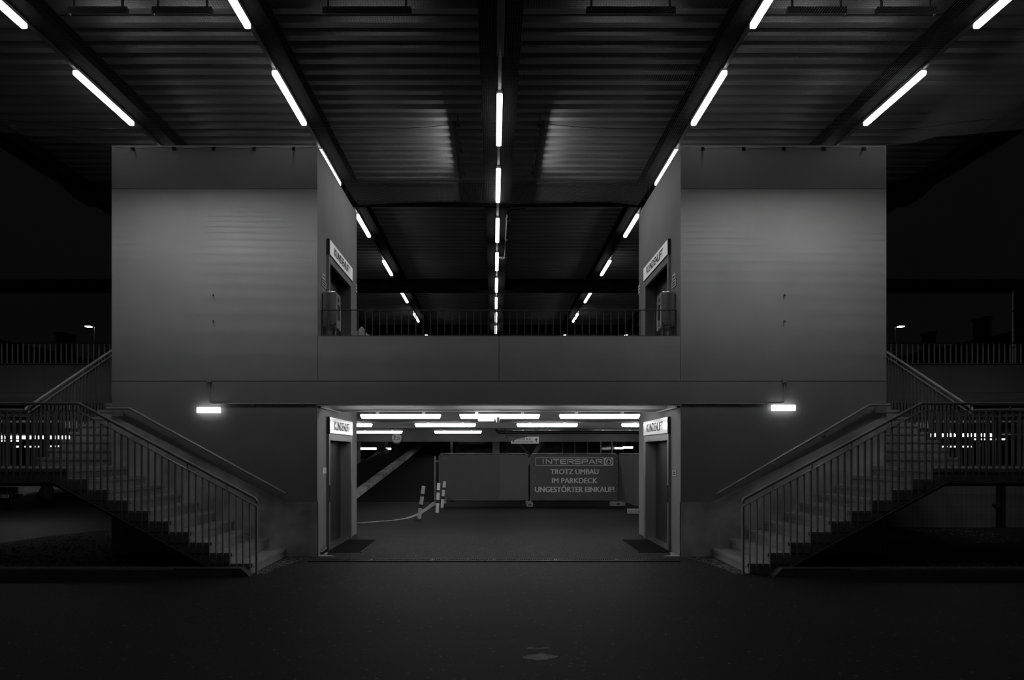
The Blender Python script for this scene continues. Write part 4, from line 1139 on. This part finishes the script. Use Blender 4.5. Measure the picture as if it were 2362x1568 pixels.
for s in (-1, 1):
    ya, yb = yground(1273.5), yground(1245.5)
    x_w = XI - 0.05; 
    if s < 0: x_a, x_b, x_c = XI - 0.05, -wx(832, ya), -wx(868, yb)
    else: x_a, x_b, x_c = XI - 0.05, wx(1473, ya), wx(1433, yb)
    t = thing('door_mat', (s * 2.5, (ya + yb) / 2, 0), 'black rubber mat on the floor at the lower %s lift door' % SIDE_NAME[s], 'mat', 'black door mats')
    xin = (x_b + x_c) / 2
    B().prism([(x_a, ya), (xin, ya), (xin, yb), (x_a, yb)], 'z', 0.001, 0.012).mirror(s).build('mat_field', M['rubber'], t)
    B().box(xin, x_a, ya - 0.02, ya, 0.001, 0.010).box(xin - 0.02, xin, ya - 0.02, yb, 0.001, 0.010).mirror(s).build('mat_border', M['black'], t)
# concrete threshold strips at the lift corners
for s in (-1, 1):
    b = B().prism([(XI, D + 0.02), (XI - 0.30, D + 0.02), (XI - 0.22, D + 0.10), (XI - 0.12, D + 0.14), (XI - 0.06, ya - 0.03), (XI, ya - 0.03)], 'z', 0.0, 0.006).mirror(s)
    struct(b, 'trim_7' if s < 0 else 'trim_8', M['concrete'], 'worn pale concrete strip at the foot of the %s passage wall' % SIDE_NAME[s], 'trim')
# pale splash on the asphalt near the camera
def stain(poly, name, label):
    pts = [(wx(px, yground(py)), yground(py)) for px, py in poly]
    tag(B().prism(pts, 'z', 0.0006, 0.0018).build(name, M['stain']), label, 'stain')
rnd = random.Random(4)
poly = []
base = [(1205, 1517), (1212, 1512.5), (1222, 1511), (1228, 1508.5), (1238, 1509), (1248, 1507), (1258, 1508.5), (1265, 1510), (1274, 1510.5), (1273, 1512), (1290, 1513), (1284, 1517), (1270, 1519.5), (1255, 1521.5), (1240, 1522), (1222, 1521), (1211, 1519.5)]
for i, (px, py) in enumerate(base):
    qx, qy = base[(i + 1) % len(base)]
    for f in (0, 0.33, 0.66):
        poly.append((px + (qx - px) * f + rnd.uniform(-2.2, 2.2), py + (qy - py) * f + rnd.uniform(-1.1, 1.1)))
stain(poly, 'paint_splash', 'pale frayed splash mark on the bare asphalt near the camera')
stain([(1213, 1495), (1222, 1493), (1232, 1494), (1245, 1495), (1258, 1493), (1268, 1494), (1270, 1495.5), (1258, 1496), (1245, 1496.5), (1230, 1496), (1217, 1496.5)], 'paint_streak', 'thin pale streak just behind the frayed splash on the asphalt')

# ------------------------------------------------------------------ curbs, beds, gravel
yc0 = 8.80
CURB_Z = 0.118
for s in (-1, 1):
    xs0 = 3.53 if s < 0 else 3.86
    k = 0; x = xs0
    while x < 9.4:
        x1 = x + (1.0 if k else 1.05)
        t = B()
        if k == 0:
            t.prism([(x + 0.10, CURB_Z), (x1 - 0.004, CURB_Z), (x1 - 0.004, 0.0), (x - 0.02, 0.0), (x, 0.03)], 'y', yc0, yc0 + 0.15)
        else:
            t.prism([(yc0, 0), (yc0, CURB_Z - 0.02), (yc0 + 0.02, CURB_Z), (yc0 + 0.15, CURB_Z), (yc0 + 0.15, 0)], 'x', x + 0.004, x1 - 0.004)
        t.mirror(s)
        tag(t.build('curb_stone', M['curb']), 'grey curb stone before the %s stairs, %s from the %s' % (SIDE_NAME[s], ORD[k], 'stair foot'), 'curb', 'curb stones')
        x = x1; k += 1
# soil beds
def ngon(poly, z0, z1): return B().prism(poly, 'z', z0, z1)
arcL = [(wx(px, yground(py)), yground(py)) for px, py in ((-60, 1268), (0, 1257.5), (75, 1246.5), (150, 1237), (205, 1231.5), (262, 1228))]
polyL = [(-3.75, yc0 + 0.16), (-3.75, D - 0.05), (-XO - 0.02, D - 0.05), (-XO - 0.02, 13.5)] + arcL[::-1] + [(-11.5, 10.8), (-11.5, yc0 + 0.16)]
bed_l = ngon(polyL, 0.0, 0.035)
struct(bed_l, 'floor_bed', M['soil'], 'dark soil bed under the ramp-side stairs', 'bed')
polyR = [(3.85, yc0 + 0.16), (3.85, D - 0.05), (XO + 0.02, D - 0.05), (XO + 0.02, 13.7), (14, 13.7), (14, yc0 + 0.16)]
bed_r = B().add([(3.95, yc0 + 0.16, 0.03), (14, yc0 + 0.16, 0.04), (14, 13.74, 0.10), (XO, 13.74, 0.10), (XO, 10.4, 0.05), (3.95, 10.4, 0.03)], [(0, 1, 2, 3, 4, 5)])
struct(bed_r, 'floor_bed', M['soil'], 'dark soil bed between banner-side stairs and tiled wall', 'bed', recalc=False)
tag(B().tube([(x, y, 0.03) for x, y in arcL], 0.022, 6).build('bed_edging', M['curb']), 'thin curved edging between the soil bed and the side road', 'edging')
def scatter(n, fn, zf, r0, r1, seed):
    rnd = random.Random(seed); b = B(); c = 0
    ico = bmesh.new(); bmesh.ops.create_icosphere(ico, subdivisions=1, radius=1.0); ico.verts.index_update()
    iv = [v.co.copy() for v in ico.verts]; jf = [tuple(v.index for v in f.verts) for f in ico.faces]; ico.free()
    while c < n:
        q = fn(rnd)
        if q is None: continue
        x, y = q; r = rnd.uniform(r0, r1); sx, sy, sz = rnd.uniform(.8, 1.5), rnd.uniform(.8, 1.4), rnd.uniform(.45, .8)
        a = rnd.uniform(0, 6.28); ca, sa = math.cos(a), math.sin(a); z = zf(x, y)
        vs = []
        for v in iv:
            k = rnd.uniform(0.82, 1.1)
            px, py, pz = v.x * sx * r * k, v.y * sy * r * k, v.z * sz * r
            vs.append((x + px * ca - py * sa, y + px * sa + py * ca, z + pz + r * sz * 0.4))
        b.add(vs, jf); c += 1
    return b
def inside(poly, x, y):
    r = False; n = len(poly)
    for i in range(n):
        (x1, y1), (x2, y2) = poly[i], poly[(i + 1) % n]
        if (y1 > y) != (y2 > y) and x < (x2 - x1) * (y - y1) / (y2 - y1) + x1: r = not r
    return r
def fl(r):
    x, y = r.uniform(-9.6, -3.9), yc0 + 0.18 + abs(r.gauss(0, 0.5)) if r.random() < 0.45 else r.uniform(yc0 + 0.2, 13.4)
    return (x, y) if inside(polyL, x, y) and not (y > D - 0.1 and x > -XO - 0.05) else None
def fr(r):
    x, y = r.uniform(4.1, 10.2), yc0 + 0.18 + abs(r.gauss(0, 0.4)) if r.random() < 0.35 else r.uniform(yc0 + 0.2, 13.6)
    return (x, y) if not (y > D - 0.1 and x < XO + 0.05) else None
tag(scatter(2600, fl, lambda x, y: 0.035, 0.010, 0.026, 21).build('gravel', M['stone'], recalc=False), 'loose gravel and leaf bits on the soil bed under the ramp-side stairs', 'gravel', kind='stuff')
tag(scatter(2600, fr, lambda x, y: 0.045 + max(0, (y - 10.4)) * 0.015, 0.008, 0.022, 22).build('gravel', M['stone'], recalc=False), 'loose gravel and leaf bits on the soil bed before the tiled wall', 'gravel', kind='stuff')
def foot_arc(s):
    def f(r):
        u = r.random()
        # along the foot of the first riser, widening towards the wall
        w = 0.16 + 0.30 * u ** 2
        x = XS - 0.03 - w * r.random() ** 1.4
        y = 8.98 + (D - 0.06 - 8.98) * u
        return (s * x, y)
    return f
for s in (-1, 1):
    tag(scatter(620, foot_arc(s), lambda x, y: -0.004, 0.006, 0.018, 30 + s).build('gravel', M['stone'], recalc=False), 'wedge of loose gravel at the foot of the %s stairs' % SIDE_NAME[s], 'gravel', kind='stuff')

# tiled wall under the banner-side deck, with a drain pipe
struct(B().box(XO + 0.02, 16, 13.78, 13.95, 0.0, 1.35), 'wall_side', M['tiles'], 'low pale tiled wall below the banner-side landing', 'wall')
xp = wx(2304, 13.7)
t = thing('drain_pipe', (xp, 13.7, 0.05), 'dark drain pipe with clamp standing before the low tiled wall', 'pipe')
B().tube([(xp, 13.7, 0.08), (xp, 13.7, 2.6)], 0.05, 12).build('pipe_run', M['black'], t, smooth=True)
B().tube([(xp, 13.7, 0.56), (xp, 13.7, 0.64)], 0.062, 12).box(xp - 0.09, xp + 0.09, 13.7, 13.78, 0.585, 0.61).build('pipe_clamp', M['darkrail'], t)
B().box(xp + 0.07, xp + 0.1, 13.68, 13.72, 0.08, 1.3).build('lightning_rod', M['darkrail'], t)

# ------------------------------------------------------------------ parked car beyond the ramp-side landing
def car():
    Yc = 21.5
    xr = wx(40, Yc)                                # front corner seen at the right of its nose
    t = thing('parked_car', (xr - 0.6, Yc + 2, 0), 'pale parked car nose-on, half hidden behind the ramp-side stair landing', 'car')
    ang = math.radians(-7)
    Rz = Matrix.Rotation(ang, 4, 'Z')
    O = Vector((xr - 0.55, Yc + 0.1, 0))
    def put(b):
        b.v = [tuple(O + (Rz @ Vector(p))) for p in b.v]; return b
    # local: x across (-0.87..0.87), y along (0 nose .. 4.2), z up
    sec = [(0.0, .62, .30, .62), (0.12, .80, .20, .72), (0.6, .86, .20, .86), (1.3, .88, .20, .95), (2.6, .88, .20, .97), (3.7, .86, .22, .95), (4.1, .80, .28, .80), (4.2, .66, .36, .66)]
    b = B(); n = 12; vs = []
    for (y, w, z0, z1) in sec:
        for k in range(n):
            a = 2 * math.pi * (k + 0.5) / n
            c_, s_ = math.cos(a), math.sin(a)
            px = w * math.copysign(min(1, abs(c_) ** 0.45), c_); pz = (z0 + z1) / 2 + (z1 - z0) / 2 * math.copysign(min(1, abs(s_) ** 0.55), s_)
            vs.append((px, y, pz))
    fs = []
    for i in range(len(sec) - 1):
        for k in range(n): fs.append((i * n + k, i * n + (k + 1) % n, (i + 1) * n + (k + 1) % n, (i + 1) * n + k))
    fs += [tuple(range(n)), tuple(range((len(sec) - 1) * n, len(sec) * n))]
    put(b.add(vs, fs)).build('body', M['carpaint'], t, smooth=True)
    cab = [(1.0, .95), (1.75, 1.42), (3.2, 1.44), (3.95, .95)]
    put(B().prism(cab, 'x', -0.70, 0.70)).build('cabin', M['glass'], t)
    put(B().prism([(1.72, 1.40), (3.22, 1.42), (3.15, 1.47), (1.85, 1.46)], 'x', -0.68, 0.68)).build('roof', M['carpaint'], t)
    put(B().bbox(-0.58, 0.58, -0.03, 0.05, 0.34, 0.54, 0.03)).build('grille', M['black'], t)
    put(B().bbox(-0.62, 0.70, -0.05, 0.05, 0.15, 0.31, 0.02)).build('lower_bumper', M['black'], t)
    put(B().tube([(-0.55, -0.05, 0.33), (0.55, -0.05, 0.33), (0.6, -0.03, 0.4), (0.57, -0.04, 0.54), (-0.5, -0.04, 0.54)], 0.012, 6)).build('chrome_trim', M['steel'], t)
    pl = put(B().box(-0.26, 0.26, -0.062, -0.05, 0.18, 0.29)).build('number_plate', M['paper'], t)
    tm = text_mesh('lettering', 'EX 307 CN', M['ink'], t, tuple(O + Rz @ Vector((-0.22, -0.063, 0.205))), tuple(Rz @ Vector((1, 0, 0))), (0, 0, 1), 0.44, 0.062, bold=0.1)
    for sx in (-1, 1):
        put(B().bbox(sx * 0.62, sx * 0.84, 0.0, 0.22, 0.58, 0.72, 0.03)).build('headlamp', M['glass'], t)
        for yy in (0.85, 3.35):
            b = B().disc((yy, 0.31), 0.31, 'x', sx * 0.70, sx * 0.885, 20)
            w = put(b).build('wheel', M['tyre'], t)
            put(B().disc((yy, 0.31), 0.19, 'x', sx * 0.80, sx * 0.893, 14)).build('hub_cap', M['darkrail'], w)
    return t
car()

# ------------------------------------------------------------------ far night skyline
def street_lamp(px, d, label):
    Y = 42.0; x = wx(px, Y); z = wz(753, Y)
    t = thing('street_lamp', (x, Y, 0), label, 'street lamp', 'distant street lamps')
    B().tube([(x, Y, 0), (x, Y, z)], [0.09, 0.05], 8).build('pole', M['rail'], t, smooth=True)
    B().bbox(min(x + d * 0.0, x + d * 0.62) - 0.0, max(x, x + d * 0.62), Y - 0.12, Y + 0.12, z, z + 0.1, 0.02).build('lamp_head', M['black'], t)
    b = B().box(min(x + d * 0.22, x + d * 0.6), max(x + d * 0.22, x + d * 0.6), Y - 0.14, Y + 0.1, z - 0.04, z + 0.02)
    b.build('lamp_lens', M['street'], t)
street_lamp(219, -1, 'small lit street lamp above the ramp-side deck railing')
street_lamp(2063, 1, 'small lit street lamp above the banner-side deck railing')
def house(pxs, Y, label, ch=None):
    (a, za), (c, zc_), (d, zd) = [(wx(p, Y), wz(q, Y)) for p, q in pxs]
    t = thing('house', ((a + d) / 2, Y, 0), label, 'house', 'dark houses on the skyline')
    e = min(za, zd)
    B().box(a + 0.3, d - 0.3, Y, Y + 9, 0, e).build('wall', M['silhouette'], t)
    B().prism([(a, za), (c, zc_), (d, zd), (d, zd - 0.3), (c, zc_ - 0.3), (a, za - 0.3)], 'y', Y - 0.3, Y + 9.3).prism([(a + .3, e - 0.2), (c, zc_ - 0.2), (d - .3, e - 0.2)], 'y', Y, Y + 9).build('roof', M['silhouette'], t)
    for px0, px1, py0, py1 in (ch or []):
        B().box(wx(px0, Y), wx(px1, Y), Y + 1, Y + 2.4, e - 0.5, wz(py0, Y)).box(wx(px0 - 2, Y), wx(px1 + 2, Y), Y + 0.9, Y + 2.5, wz(py0 + 5, Y), wz(py0, Y)).build('chimney', M['silhouette'], t)
house([(-200, 836), (-20, 778), (245, 836)], 52, 'dark gabled house silhouette beyond the ramp-side deck', [(109, 128, 761, 838)])
house([(2230, 790), (2330, 764), (2480, 800)], 54, 'dark gabled house silhouette with chimney by the far deck column', [(2293, 2307, 724, 790)])
house([(2140, 806), (2168, 800), (2200, 806)], 66, 'narrow dark house silhouette with broad chimney beyond the banner-side deck', [(2162, 2174, 759, 812)])
for o in list(bpy.data.objects):
    if '_o' in o: del o['_o']
